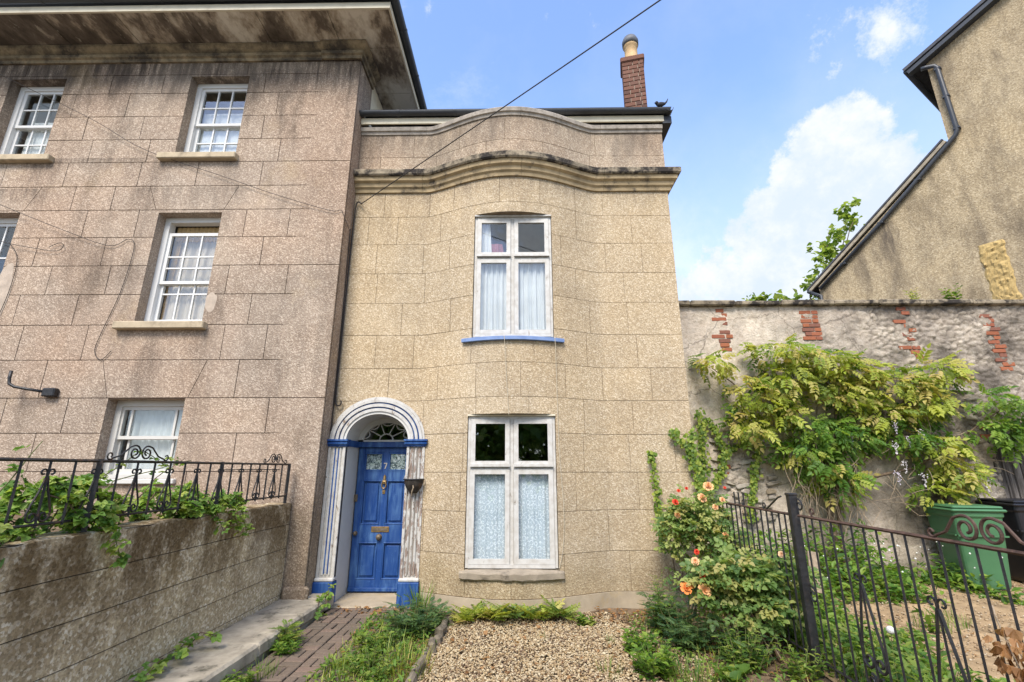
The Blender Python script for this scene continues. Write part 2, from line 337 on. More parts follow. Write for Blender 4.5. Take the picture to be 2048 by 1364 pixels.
def cloth():
    for nm, c in (('net', (.88, .87, .84)), ('gold_cloth', (.62, .43, .21)), ('peach_cloth', (.78, .66, .53)), ('red_cloth', (.42, .16, .17)), ('net_grey', (.74, .75, .74))):
        n = NT(nm); n.col(n.mix(n.rng(n.noise(5, 4), .35, .7), tuple(x * .85 for x in c), c)).rough(.95).spec(.1)
        tr = n.N.new('ShaderNodeBsdfTranslucent'); tr.inputs[0].default_value = (*c, 1); mx = n.N.new('ShaderNodeMixShader'); mx.inputs[0].default_value = .25
        n.t.links.new(n.b.outputs[0], mx.inputs[1]); n.t.links.new(tr.outputs[0], mx.inputs[2]); n.t.links.new(mx.outputs[0], n.out.inputs[0]); M[nm] = n.m
    n = NT('lace')                                       # flower rings and leaf arcs woven into pale blue-white lace
    vec = n.map((19, 1, 16)); d = n.voro(1.0, vec=vec, rand=.35); rings = n.math('SINE', n.math('MULTIPLY', d, 17.0))
    arcs = n.math('SINE', n.math('MULTIPLY', n.voro(2.3, vec=vec, rand=.8), 12.0))
    k = n.math('MULTIPLY', n.rng(rings, -.1, .75), n.rng(arcs, -.9, .6)); g = n.mix(k, (.46, .52, .57), (.82, .85, .87))
    n.col(g).rough(.95).spec(.1); M['lace'] = n.m
cloth()
def soffit():
    n = NT('soffit'); a = n.noise(1.5, 8, .68, n.map((1.0, .5, 1), rot=(0, 0, .5))); x = n.sep()[0]
    k = n.math('ADD', a, n.rng(x, -9, -2.2, .07, -.08)); g = n.ramp(k, [(.36, (.66, .61, .51)), (.44, (.40, .34, .26)), (.50, (.16, .13, .10)), (.60, (.075, .06, .045))])
    g = n.mix(n.rng(n.noise(9, 6, .7, n.map((1, .35, 1))), .60, .66, 0, .6), g, (.47, .42, .33)); n.col(g).rough(.9).bump(n.noise(20, 6), .3, .006); M['soffit'] = n.m
soffit()
def leafmat(name, cols, attr=None, trans=.42, rough=.5):
    n = NT(name); f = n.attr(attr) if attr else n.orand()
    k = len(cols); g = n.ramp(f, [(i / max(1, k - 1), c) for i, c in enumerate(cols)])
    g = n.mix(n.rng(n.noise(28, 3), .3, .7, 0, .4), g, n.mix(1, g, (.62, .66, .55), 'MULTIPLY'))
    n.col(g).rough(rough).spec(.35); tr = n.N.new('ShaderNodeBsdfTranslucent'); n.t.links.new(n.mix(1, g, (1.5, 1.5, .8), 'MULTIPLY'), tr.inputs[0])
    mx = n.N.new('ShaderNodeMixShader'); mx.inputs[0].default_value = trans
    n.t.links.new(n.b.outputs[0], mx.inputs[1]); n.t.links.new(tr.outputs[0], mx.inputs[2]); n.t.links.new(mx.outputs[0], n.out.inputs[0]); M[name] = n.m
G_BR = [(.10, .19, .035), (.15, .27, .05), (.22, .35, .065), (.32, .44, .09), (.42, .45, .12)]
G_WI = [(.11, .16, .022), (.22, .29, .035), (.35, .40, .055), (.46, .47, .09), (.52, .41, .16), (.32, .40, .05)]
G_WG = [(.05, .12, .018), (.10, .20, .028), (.17, .29, .04), (.27, .36, .06)]
G_IV = [(.07, .13, .02), (.14, .23, .03), (.26, .35, .05), (.40, .44, .08)]
G_RO = [(.08, .15, .045), (.14, .23, .065), (.24, .33, .09), (.36, .41, .13), (.42, .36, .13)]
G_GR = [(.06, .13, .022), (.12, .21, .035), (.21, .30, .05), (.31, .34, .08)]
G_FE = [(.05, .11, .045), (.09, .17, .06), (.16, .24, .08)]
G_DE = [(.20, .095, .035), (.36, .18, .07), (.46, .26, .12), (.30, .16, .07)]
G_TR = [(.12, .20, .035), (.20, .29, .05), (.30, .38, .075), (.40, .44, .12)]
for k, c in dict(br=G_BR, wi=G_WI, wg=G_WG, iv=G_IV, ro=G_RO, gr=G_GR, fe=G_FE, de=G_DE, tr=G_TR).items():
    leafmat('leaf_' + k, c); leafmat('mass_' + k, c, 'rnd')
def varied(name, cols, rough=.9, bumpk=.5, attr=None, grain=40):
    n = NT(name); g = n.ramp(n.attr(attr) if attr else n.orand(), [(i / (len(cols) - 1), c) for i, c in enumerate(cols)])
    g = n.mix(n.rng(n.noise(grain, 5, .6), .3, .75, 0, .6), g, n.mix(1, g, (.55, .55, .56), 'MULTIPLY')); n.col(g).rough(rough).spec(.2).bump(n.noise(grain * 2, 4), bumpk, .004); M[name] = n.m
varied('brick_orange', [(.27, .095, .05), (.36, .13, .065), (.30, .105, .06), (.22, .10, .07)])
varied('brick_chimney', [(.13, .066, .046), (.175, .085, .058), (.20, .105, .075), (.105, .060, .048)])
varied('paver', [(.155, .120, .088), (.19, .142, .105), (.135, .110, .083), (.215, .150, .112)], .92, .8)
varied('gravel_stone', [(.38, .275, .145), (.48, .37, .215), (.56, .47, .31), (.27, .185, .10), (.43, .31, .16)], .85, .4, 'rnd', 60)
varied('chip_stone', [(.36, .26, .15), (.46, .35, .22), (.28, .19, .11), (.50, .42, .30)], .9, .4, 'rnd', 60)
varied('rubble_stone', [(.40, .345, .27), (.31, .265, .21), (.46, .41, .34), (.25, .215, .175), (.36, .285, .19)], .95, 1.0, None, 22)
varied('rose_orange', [(.78, .24, .06), (.80, .36, .13), (.75, .42, .20)], .6, 0); varied('rose_red', [(.62, .035, .02), (.70, .09, .04)], .6, 0)
varied('rose_pale', [(.80, .42, .20), (.80, .52, .30)], .6, 0); varied('wist_flower', [(.52, .46, .56), (.62, .56, .63), (.70, .66, .66)], .7, 0); varied('flower_white', [(.75, .75, .68), (.8, .8, .75)], .7, 0)

simple('brass_pale', (.50, .45, .36), .5, .4, .1); simple('cream_dirty', (.34, .29, .21), .8, .2, .25, 4, dirt=.6, dirtc=(.10, .08, .06))
simple('stone_ochre', (.42, .30, .125), .92, .2, .25, 8, .8, 40)
varied('soil_crumb', [(.16, .10, .06), (.23, .145, .09), (.10, .07, .045), (.28, .19, .12)], .95, .3, 'rnd', 60)
def more_mats():
    n = NT('old_plaster'); a = n.noise(1.4, 8, .66); b = n.noise(9, 8, .7, n.map(off=(3, 3, 3))); x = n.sep()[0]
    g = n.ramp(b, [(.30, (.46, .38, .285)), (.5, (.64, .55, .43)), (.72, (.74, .66, .54))])
    g = n.mix(n.rng(n.noise(.8, 5, .6, n.map(off=(9, 1, 1))), .42, .62, 0, .40), g, (.47, .385, .32))
    k = n.math('MULTIPLY', n.rng(a, .38, .60), n.rng(x, 3.2, 6.6, .06, .95)); g = n.mix(k, g, n.mix(.65, n.mix(1, g, (.30, .29, .28), 'MULTIPLY'), (.105, .093, .076)))
    g = n.mix(n.math('MULTIPLY', n.attr('joint'), .55), g, (.12, .10, .085))
    cr = n.voro(1.1, 'DISTANCE_TO_EDGE', n.mix(.25, n.pos, n.node('ShaderNodeTexNoise').outputs[1])); g = n.mix(n.rng(cr, .0, .010, .6, 0), g, (.09, .075, .06))
    g = n.mix(n.rng(n.noise(22, 6, .7, n.map(off=(2, 8, 1))), .50, .66, 0, .5), g, n.mix(1, g, (.55, .53, .50), 'MULTIPLY')); n.col(g).rough(.95).spec(.15).bump(n.noise(26, 9, .72), .9, .028); M['old_plaster'] = n.m
    n = NT('old_timber'); w = n.noise(30, 6, .65, n.map((1, 1, .05))); n.col(n.ramp(w, [(.34, (.016, .014, .012)), (.5, (.075, .065, .056)), (.68, (.22, .20, .18))])).bump(w, .9, .012).rough(.9); M['old_timber'] = n.m
    n = NT('lace_small'); d = n.voro(60, vec=n.pos, out='Color'); n.col(n.ramp(n.sep(d)[0], [(.2, (.10, .13, .15)), (.5, (.36, .42, .42)), (.8, (.70, .74, .70))])); M['lace_small'] = n.m
more_mats()
simple('basket', (.05, .043, .036), .9, .2, .5, 12, .6, 60, dirt=.6, dirtc=(.18, .09, .05), dscale=14); simple('bird', (.04, .04, .045), .8, .2, .3, 30)
# ------------------------------------------------------------------ walls with openings
class Open:
    """rectangular opening, optionally with an elliptical arch on top"""
    def __init__(s, x0, x1, z0, z1, arch=0): s.x0, s.x1, s.z0, s.z1, s.arch = x0, x1, z0, z1, arch
    def span(s, x):
        if not (s.x0 <= x <= s.x1): return None
        h = 0
        if s.arch:
            c, a = (s.x0 + s.x1) / 2, (s.x1 - s.x0) / 2; h = s.arch * math.sqrt(max(0, 1 - ((x - c) / a) ** 2))
        return s.z0, s.z1 + h
def wall(mb, xl, xr, z0, z1, yf, thick, opens=(), dx=9., lean=(0, 0)):
    """front skin of a wall between xl..xr and z0..z1 with returns of depth thick; lean shifts the top ends (left, right)"""
    bx = {xl, xr}
    for o in opens:
        for x in (o.x0, o.x1):
            if xl < x < xr: bx.add(x)
        if o.arch:
            for i in range(1, 24):
                x = o.x0 + (o.x1 - o.x0) * (.5 - .5 * math.cos(math.pi * i / 24))
                if xl < x < xr: bx.add(x)
    bx = sorted(bx); xs = []
    for a, b in zip(bx, bx[1:]):
        n = max(1, int(math.ceil((b - a) / dx))); xs += [a + (b - a) * i / n for i in range(n)]
    xs.append(bx[-1]); ends = {xl, xr} | {o.x0 for o in opens} | {o.x1 for o in opens}
    def pieces(x):
        segs = [(z0, z1)]
        for o in opens:
            sp = o.span(x)
            if not sp: continue
            out = []
            for a, b in segs:
                if sp[0] > a: out.append((a, min(b, sp[0])))
                if sp[1] < b: out.append((max(a, sp[1]), b))
            segs = [s for s in out if s[1] - s[0] > 1e-4]
        return segs
    for a, b in zip(xs, xs[1:]):
        e = (b - a) * 1e-3; A, B = pieces(a + e), pieces(b - e)
        if len(A) != len(B): A = B = pieces((a + b) / 2)
        for (p, q), (r, t) in zip(A, B):
            def X(x, z):
                if lean == (0, 0): return x
                k = (x - xl) / (xr - xl); return x + (lean[0] * (1 - k) + lean[1] * k) * (z - z0) / (z1 - z0)
            ya, yb = yf(a), yf(b); F = [(X(a, p), ya, p), (X(b, r), yb, r), (X(b, t), yb, t), (X(a, q), ya, q)]
            Bk = [(x, y + thick, z) for x, y, z in F]; n = len(mb.v); mb.v += F + Bk
            mb.f.append((n, n + 1, n + 2, n + 3)); mb.f.append((n, n + 4, n + 5, n + 1)); mb.f.append((n + 3, n + 2, n + 6, n + 7))
            if a in ends: mb.f.append((n, n + 3, n + 7, n + 4))
            if b in ends: mb.f.append((n + 1, n + 5, n + 6, n + 2))
    return mb
def flatmesh(mb, name):
    me = bpy.data.meshes.new(name); me.from_pydata(mb.v, [], mb.f); me.update(); return me

# ------------------------------------------------------------------ ground
g = MB().quad((-300, -300, -.06), (300, -300, -.06), (300, 300, -.06), (-300, 300, -.06)); struct(link('ground', flatmesh(g, 'ground'), M['soil']))
g = MB().quad((-300, -300, -.05), (300, -300, -.05), (300, 1.2, -.05), (-300, 1.2, -.05)); struct(link('road', flatmesh(g, 'road'), M['street']))
def bumpy(name, mat, x0, x1, y0, y1, z, amp, step=.06, slope=None):
    nx, ny = int((x1 - x0) / step), int((y1 - y0) / step); mb = MB()
    for j in range(ny + 1):
        for i in range(nx + 1):
            x, y = x0 + (x1 - x0) * i / nx, y0 + (y1 - y0) * j / ny
            h = noise.fractal(Vector((x * 1.3, y * 1.3, z)), 1, 2, 4) * amp + (slope(x, y) if slope else 0)
            mb.v.append((x, y, z + h))
    for j in range(ny):
        for i in range(nx):
            a = j * (nx + 1) + i; mb.f.append((a, a + 1, a + nx + 2, a + nx + 1))
    return struct(link(name, flatmesh(mb, name), M[mat], None, True))
bumpy('garden_bed', 'soil', -1.75, 2.6, 1.3, 6.62, -.03, .02)
bumpy('driveway', 'dirt_path', 2.6, 11.5, 1.3, 7.95, -.02, .03, .09, lambda x, y: .10 * max(0, min(1, (y - 5.4) / 1.8)))
bumpy('terrace', 'soil', -11, -3.16, -1.0, 6.33, 1.13, .03, .12)

# ------------------------------------------------------------------ left house
LY = 6.34
lh = thing('terraced_house', 'tall pinkish roughcast house with wide eaves and white sash windows on the left', 'house', (-6.5, 6.4, 0))
lo = [Open(-5.52, -4.53, 6.54, 8.10), Open(-8.62, -7.66, 6.53, 8.08), Open(-5.56, -4.57, 3.72, 5.51), Open(-8.72, -7.74, 3.75, 5.53), Open(-5.68, -4.60, 1.56, 2.62)]
mb = wall(MB(), -11, -2.672, -.1, 8.62, lambda x: LY + .008, .26, lo)
wl = link('wall', flatmesh(mb, 'wall'), M['joint_pink'], lh)
ZC = [8.40, 8.14, 7.76, 7.30, 6.85, 6.42, 5.98, 5.56, 5.09, 4.62, 4.16, 3.69, 3.17, 2.63, 2.15, 1.65, 1.15, .62, .0]
JX = [[-9.6, -8.4, -7.23, -6.28, -4.58], [-9.3, -6.87, -5.98, -4.25], [-9.9, -8.9, -7.41, -6.5, -3.98], [-9.4, -7.1, -6.16, -4.16], [-9.8, -6.91, -5.96, -3.83],
      [-10, -9.1, -8.2, -7.2, -6.01, -5.09, -4.06], [-9.4, (-8.74, -8.95), (-7.7, -7.52), -6.97, -6.34, (-5.62, -5.79), (-4.55, -4.38)], [-9.6, -6.68, -5.87, -4.19, -3.51],
      [-9.3, -7.31, -6.27, -3.86], [-9.7, -6.99, -6.1, -4.31, -3.42], [-9.4, -7.35, -6.47, -3.9], [-9.7, -8.1, -7.16, -6.21, -4.22, -3.6], [-9.2, -7.5, -6.67, (-5.70, -5.88), (-4.57, -4.39), -3.93],
      [-9.4, -8.1, -7.1, -6.23, -3.43], [-9, -7.6, -6.56, -3.81], [-9.4, -8.2, -7.0, -6.1, -4.4], [-9, -7.6, -6.5, -5.4, -3.9], [-9.4, -8.2, -7.0, -6.0, -4.4]]
EDGE = [-3.30, -3.22, -3.30, -3.34, -3.28, -3.28, -3.30, -3.22, -3.36, -3.26, -3.30, -3.38, -3.32, -3.24, -3.36, -3.3, -3.3, -3.3]
def block(x0, x1, z0, z1, parent, mat, yf, opens, jw, lean=(0, 0), dx=9., proud=.008, jr=None):
    hj = jw / 2; jr = hj if jr is None else jr; d = rs(-.0018, .0018) if jr else 0
    for o in opens:                       # a block cut in two by an opening becomes two blocks
        if not o.arch and o.z0 <= z0 + .02 and o.z1 >= z1 - .02 and x0 + .03 < o.x0 and o.x1 < x1 - .03 and lean == (0, 0):
            block(x0, o.x0 + hj, z0, z1, parent, mat, yf, opens, jw, lean, dx, proud, None); block(o.x1 - hj, x1, z0, z1, parent, mat, yf, opens, jw, lean, dx, proud, jr if jr == 0 else None); return
    mb = wall(MB(), x0 + hj, x1 - jr, z0 + hj, z1 - hj, lambda x: yf(x) - proud + .008 + d, proud + .004, opens, dx, lean)
    if mb.f: link('render_block', flatmesh(mb, 'render_block'), M[mat], parent)
for i in range(len(ZC) - 1):
    zt, zb = ZC[i], ZC[i + 1]; js = [-11] + JX[i] + [EDGE[i]]
    for a, b in zip(js, js[1:]):
        ab, at = a if isinstance(a, tuple) else (a, a); bb, bt = b if isinstance(b, tuple) else (b, b)
        block(ab, bb, zb, zt, wl, 'cast_pink', lambda x: LY, lo, .011, (at - ab, bt - bb), jr=0 if b == EDGE[i] else None)
for zt, zb in ((8.40, 6.42), (6.42, 4.62), (4.62, 2.63), (2.63, 0)):          # plain quoin strip at the corner
    mb = MB()
    for i in range(len(ZC) - 1):
        if ZC[i] <= zt + .01 and ZC[i + 1] >= zb - .01:
            wall(mb, EDGE[i] - .002, -2.668, ZC[i + 1] + (.0055 if ZC[i + 1] == zb else 0), ZC[i] - (.0055 if ZC[i] == zt else 0), lambda x: LY - .001, .05)
    link('corner_strip', flatmesh(mb, 'corner_strip'), M['cast_pink'], wl)
mb = wall(MB(), -11, -2.67, 8.40, 8.63, lambda x: LY - .001, .05); link('wall_head', flatmesh(mb, 'wall_head'), M['cast_pink'], wl)
MB().box(-2.80, -2.668, 6.375, 6.98, -.1, 8.62).build('return_wall', M['cast_pink'], lh)
MB().box(-2.80, -2.69, 6.981, 12, -.1, 8.62).build('rear_return_wall', M['cream_paint'], lh)
mb = MB().box(-11, -10.8, 6.61, 12, 0, 8.62).box(-11, -2.8, 11.9, 12.05, 0, 8.62).box(-10.8, -2.81, 6.62, 11.9, 5.85, 6.05).box(-10.8, -2.81, 6.62, 11.9, 3.0, 3.2).box(-10.8, -2.81, 6.62, 11.9, .5, .7).box(-10.8, -2.81, 8.7, 11.9, .7, 8.6)
mb.build('inner_wall', M['interior'], lh)
# corner base stone
s = MB().cbox(-2.93, -2.60, 6.26, 6.336, .10, .27, .03).build('base_stone', M['cast_pink'], lh)
for v in s.data.vertices: v.co += Vector((1, 1, 1)) * noise.noise(v.co * 6) * .02
# eaves
def path_l(off=0):
    return [((-11, LY, 0), (0, -1, 0), (0, 0, 1)), ((-3.32, LY, 0), (0, -1, 0), (0, 0, 1)), ((-3.31, LY - .03, 0), (0, -1, 0), (0, 0, 1)), ((-2.668, LY - .03, 0), (.85, -1, 0), (0, 0, 1)), ((-2.668, 6.96, 0), (1, 0, 0), (0, 0, 1))]
MB().sweep([(0, 8.385), (.035, 8.385), (.04, 8.44), (.075, 8.455), (.08, 8.51), (.055, 8.535), (.105, 8.56), (.15, 8.60), (.155, 8.645), (0, 8.645)], path_l()).build('cornice', M['cornice_dirty'], lh)
SX = [-11, -9.4, -7.6, -6.4, -5.3, -4.15, -3.0]
for a, b in zip(SX, SX[1:] + [-2.025]):
    box('soffit_board', M['soffit'], lh, a + .005, b - .005 if b != -2.025 else b, 5.64, LY - .006, 8.655, 8.68, .004)
for a, b in ((LY, 7.35), (7.35, 9.2), (9.2, 12)): box('soffit_board', M['soffit'], lh, -2.80, -2.025, a + .005, b - .005, 8.655, 8.68, .004)
MB().box(-11, -2.02, 5.65, 12.2, 8.684, 8.72).build('eaves_deck', M['cream_paint'], lh)
MB().box(-11, -1.99, 5.605, 5.635, 8.645, 8.76).build('fascia', M['cream_paint'], lh)
MB().box(-2.02, -1.99, 5.637, 12.2, 8.645, 8.76).build('fascia', M['cream_paint'], lh)
def gutter(parent, p0, p1, out, r=.06, step=.95):
    p0, p1, out = Vector(p0), Vector(p1), Vector(out); up = Vector((0, 0, 1)); prof = []
    for i in range(11):
        a = math.pi * i / 10; prof.append((-math.cos(a) * r, -math.sin(a) * r))
    prof += [((r - .006) * math.cos(math.pi * i / 10), -(r - .006) * math.sin(math.pi * i / 10)) for i in range(11)]
    g = MB().sweep(prof, [(p0, out, up), (p1, out, up)]).build('gutter', M['gutter'], parent)
    n = int((p1 - p0).length / step); d = (p1 - p0).normalized()
    for i in range(1, n + 1):
        q = p0 + d * (i * step - .3)
        pr = [(x * 1.10, z * 1.10 - .001) for x, z in prof[:11]] + [(x * .99, z * .99) for x, z in prof[11:]]
        MB().sweep(pr, [(q - d * .02, out, up), (q + d * .02, out, up)]).build('gutter_joint', M['gutter'], g)
gutter(lh, (-11, 5.54, 8.84), (-1.93, 5.54, 8.84), (0, -1, 0), .065)
gutter(lh, (-1.925, 5.50, 8.84), (-1.925, 12, 8.84), (1, 0, 0), .065)
mb = MB(); mb.add([(-11, 5.6, 8.86), (-1.98, 5.6, 8.86), (-1.98, 12.2, 8.86), (-11, 12.2, 8.86), (-4.6, 8.9, 10.6), (-11, 8.9, 10.6)], [(0, 1, 4, 5), (1, 2, 4), (2, 3, 5, 4)]); mb.build('roof', M['slate'], lh)
# windows
def pane(parent, x0, x1, z0, z1, y): return MB().box(x0, x1, y, y + .004, z0, z1).build('pane', M['glass'], parent)
def sash(parent, op, y, meet, upper_v, upper_h, lower_v, lower_h, topgap=0, mat='white_clean', st=.05, bar=.022):
    """box frame set in the opening; an upper and a lower sash with glazing bars; meet = height of the meeting rail"""
    m = M[mat]; x0, x1, z0, z1 = op.x0, op.x1, op.z0, op.z1; f = .085
    fr = MB().box(x0, x0 + f, y, y + .12, z0, z1).box(x1 - f, x1, y, y + .12, z0, z1).box(x0 + f, x1 - f, y, y + .12, z1 - f, z1).box(x0 + f, x1 - f, y - .012, y + .12, z0, z0 + .05)
    w = fr.build('window', m, parent)
    xa, xb = x0 + f, x1 - f
    def half(name, za, zb, yy, vs, hs, top, bot):
        s = MB().box(xa, xa + st, yy, yy + .04, za, zb).box(xb - st, xb, yy, yy + .04, za, zb).box(xa + st, xb - st, yy, yy + .04, zb - top, zb).box(xa + st, xb - st, yy, yy + .04, za, za + bot)
        s.build(name, m, w)
        X = [xa + st] + [xa + st + v * (xb - xa - 2 * st) for v in vs] + [xb - st]; Z = [za + bot] + list(hs) + [zb - top]
        for v in X[1:-1]: MB().box(v - bar / 2, v + bar / 2, yy + .004, yy + .036, za + bot, zb - top).build('glazing_bar', m, w)
        for h in Z[1:-1]: MB().box(xa + st, xb - st, yy + .006, yy + .034, h - bar / 2, h + bar / 2).build('glazing_bar', m, w)
        for i in range(len(X) - 1):
            for j in range(len(Z) - 1):
                pane(w, X[i] + bar / 2 * (i > 0), X[i + 1] - bar / 2 * (i < len(X) - 2), Z[j] + bar / 2 * (j > 0), Z[j + 1] - bar / 2 * (j < len(Z) - 2), yy + .018)
    half('upper_sash', meet, z1 - f - topgap, y + .025, upper_v, upper_h, .05, .045)
    half('lower_sash', z0 + .05, meet + .04, y + .068, lower_v, lower_h, .045, .07)
    return w
T3 = (1 / 3, 2 / 3)
YW = 6.50
sash(lh, lo[0], YW, 7.26, T3, [7.62], T3, [6.95]); sash(lh, lo[1], YW, 7.26, T3, [7.62], T3, [6.95])
sash(lh, lo[2], YW, 4.40, T3, [4.66, 4.85], T3, [4.25], topgap=.17); sash(lh, lo[3], YW, 4.42, T3, [4.85], T3, [4.1])
sash(lh, lo[4], YW, 2.08, (.13, .87), [], (.13, .87), [], mat='white_paint', st=.03, bar=.03)
for (a, b, z) in ((-5.73, -4.47, 6.54), (-8.85, -7.46, 6.53), (-5.79, -4.48, 3.72), (-8.9, -7.6, 3.75)):
    box('window_sill', M['sill_stone'], lh, a, b, LY - .10, YW + .02, z - .11, z - .002, .012)
box('window_sill', M['white_paint'], lh, -5.78, -4.52, LY - .06, YW + .02, 1.49, 1.558, .01)
# patches of cement repair beside the windows
mb = MB(); 
def repair(x, z, rx, rz, y=LY - .0035, mat='plinth_cement', parent=None, sd=1):
    n = 22; vs = [(x, y - .004, z)]
    for i in range(n):
        a = 2 * math.pi * i / n; k = 1 + .28 * noise.noise(Vector((math.cos(a) * 1.3 + sd, math.sin(a) * 1.3, sd)))
        vs.append((x + math.cos(a) * rx * k, y + .0035, z + math.sin(a) * rz * k))
    link('cement_repair', flatmesh(MB().add(vs, [(0, 1 + (i + 1) % n, 1 + i) for i in range(n)]), 'cement_repair'), M[mat], parent)
repair(-4.49, 4.04, .085, .15, parent=wl, sd=3, mat='repair'); repair(-7.66, 4.15, .13, .50, parent=wl, sd=5, mat='repair')
for o in lo:                               # rendered reveals round the openings
    m_ = MB(); e = .003; y0, y1 = LY + .004, YW + .01
    m_.quad((o.x0 + e, y0, o.z0), (o.x0 + e, y1, o.z0), (o.x0 + e, y1, o.z1), (o.x0 + e, y0, o.z1)); m_.quad((o.x1 - e, y0, o.z0), (o.x1 - e, y0, o.z1), (o.x1 - e, y1, o.z1), (o.x1 - e, y1, o.z0)); m_.quad((o.x0, y0, o.z1 - e), (o.x0, y1, o.z1 - e), (o.x1, y1, o.z1 - e), (o.x1, y0, o.z1 - e))
    link('window_reveal', flatmesh(m_, 'window_reveal'), M['cast_pink'], wl)

# ------------------------------------------------------------------ right house with the bowed front
RY = 6.70
def bow(x):
    t = (x + .10) / 1.38
    return RY - .44 * (max(0, 1 - t * t) ** 1.5)
rh = thing('bow_fronted_house', 'narrow tan roughcast house with bowed front, parapet and blue arched door', 'house', (-.1, 6.7, 0))
ro = [Open(-.66, .51, 3.47, 5.44), Open(-.69, .50, .45, 2.40), Open(-2.43, -1.55, -.2, 2.07, .37)]
mb = wall(MB(), -2.668, 2.44, -.12, 7.20, lambda x: bow(x) + .006, .30, ro, .05)
wr = link('wall', flatmesh(mb, 'wall'), M['joint_tan'], rh)
ZR = [7.20, 6.73, 6.42, 6.05, 5.61, 5.12, 4.62, 4.13, 3.62, 3.11, 2.63, 2.15, 1.64, 1.15, .64, .155]
JR = [[-1.75, -.95, -.2, 1.3], [-2.3, -1.35, -.5, .4, 1.2], [], [-2.17, -1.43, -1.01, -.28, .34, .91, 1.37], [-2.4, -1.93, -1.22, .91, 1.81], [-2.23, -1.49, -1.05, .65, 1.37, 1.94]]
random.seed(11)
while len(JR) < len(ZR) - 1:
    x = -2.5 + rs(.2, .45) + (.4 if len(JR) % 2 else 0); j = []
    while x < 2.2: j.append(round(x, 2)); x += rs(.55, .9)
    JR.append(j)
for i in range(len(ZR) - 1):
    zt, zb = ZR[i], ZR[i + 1]; js = [-2.665] + JR[i] + [2.446]
    for a, b in zip(js, js[1:]): block(a, b, zb, zt, wr, 'cast_tan' if i > 1 else 'cast_parapet', bow, ro, .0065, dx=.05, proud=.012)
mb = wall(MB(), -1.28, 2.47, -.12, .150, lambda x: bow(x) - .025, .06, [], .05); link('plinth', flatmesh(mb, 'plinth'), M['plinth_cement'], rh)
MB().box(2.30, 2.448, 6.72, 12, -.1, 7.45).build('side_wall', M['cast_tan'], rh)
mb = MB().box(-2.66, 2.3, 11.8, 11.95, 0, 7.4).box(-2.66, 2.29, 7.02, 11.79, 2.9, 3.05).box(-2.66, 2.29, 9.6, 9.7, 0, 7.3).box(-1.50, -1.45, 7.28, 9.6, 0, 2.89)
mb.build('inner_wall', M['interior'], rh)
def bow_path(x0, x1, step=.05, corner=False, back=8.6):
    n = max(2, int((x1 - x0) / step)); P = []
    for i in range(n + 1):
        x = x0 + (x1 - x0) * i / n; e = .01; s = (bow(x + e) - bow(x - e)) / (2 * e); l = math.sqrt(1 + s * s)
        P.append(((x, bow(x), 0), (s / l, -1 / l, 0), (0, 0, 1)))
    if corner: P[-1] = (P[-1][0], (1, -1, 0), (0, 0, 1)); P.append(((x1, back, 0), (1, 0, 0), (0, 0, 1)))
    return P
cuts = [-2.664, -1.55, -.72, .05, .62, 1.4, 2.448]
for a, b in zip(cuts, cuts[1:]):
    last = b == cuts[-1]
    MB().sweep([(-.02, 6.045), (.035, 6.045), (.045, 6.10), (.075, 6.125), (.085, 6.185), (.13, 6.21), (.14, 6.275), (-.02, 6.275)], bow_path(a + .002, b - (0 if last else .002), corner=last)).build('cornice_stone', M['stone_yellow'], rh)
    MB().sweep([(-.02, 6.277), (.165, 6.277), (.185, 6.30), (.185, 6.375), (.165, 6.395), (-.02, 6.44)], bow_path(a + .002, b - (0 if last else .002), corner=last)).build('cornice_cap', M['coping_dirty'], rh)
for a, b in zip(cuts, cuts[1:]):
    MB().sweep([(-.02, 7.17), (.025, 7.17), (.035, 7.215), (.060, 7.225), (.070, 7.285), (.05, 7.31), (-.16, 7.325), (-.16, 7.25), (-.02, 7.21)], bow_path(a + .002, b - .002)).build('parapet_coping', M['coping_grey'], rh)
mb = MB(); n = 40; vs = []
for i in range(n + 1):
    x = -1.5 + 2.8 * i / n; vs += [(x, bow(x) + .12, 7.30), (x, 6.74, 7.32)]
mb.add(vs, [(2 * i, 2 * i + 2, 2 * i + 3, 2 * i + 1) for i in range(n)]); mb.build('bow_roof', M['lead'], rh)
box('fascia', M['cream_paint'], rh, -2.66, 2.47, 6.60, 6.63, 7.33, 7.45, .004)
gutter(rh, (-2.66, 6.545, 7.51), (2.56, 6.545, 7.51), (0, -1, 0), .062)
gutter(rh, (2.55, 6.49, 7.51), (2.55, 11.5, 7.51), (1, 0, 0), .062)
MB().box(2.449, 2.60, 6.61, 11.9, 7.30, 7.44).build('verge_board', M['gutter'], rh)
mb = MB().add([(-2.66, 6.50, 7.53), (2.58, 6.50, 7.53), (2.58, 11.9, 7.53), (-2.66, 11.9, 7.53), (-2.66, 9.2, 8.3), (1.2, 9.2, 8.3)], [(0, 1, 5, 4), (1, 2, 5), (2, 3, 4, 5)]); mb.build('roof', M['slate'], rh)
# chimney, turned a little on the roof
ch = MB().box(-.185, .185, -.17, .17, -.6, 1.0)
def place(o, loc, rz): o.matrix_basis = Matrix.Translation(loc) @ Matrix.Rotation(rz, 4, 'Z')
che = ch.build('chimney', M['mortar'], rh); CL = Vector((2.26, 7.42, 8.25)); place(che, CL, R_(-13))
bc = .094; lib = {}
for c in range(17):
    z = -.58 + c * bc
    for side in range(4):
        W_, D_ = (.40, .37) if side % 2 == 0 else (.37, .40)
        ed = [-.2, -.08, .09, .2] if (c + side) % 2 else [-.2, .0, .12, .2]
        for a, b in zip(ed, ed[1:]):
            k = W_ / .4; mbk = MB().cbox(a * k + .005, b * k - .005, -D_ / 2, -D_ / 2 + .05, z + .006, z + bc - .006, .004)
            o = mbk.build('brick', M['brick_chimney'], che); o.matrix_basis = Matrix.Rotation(side * math.pi / 2, 4, 'Z')
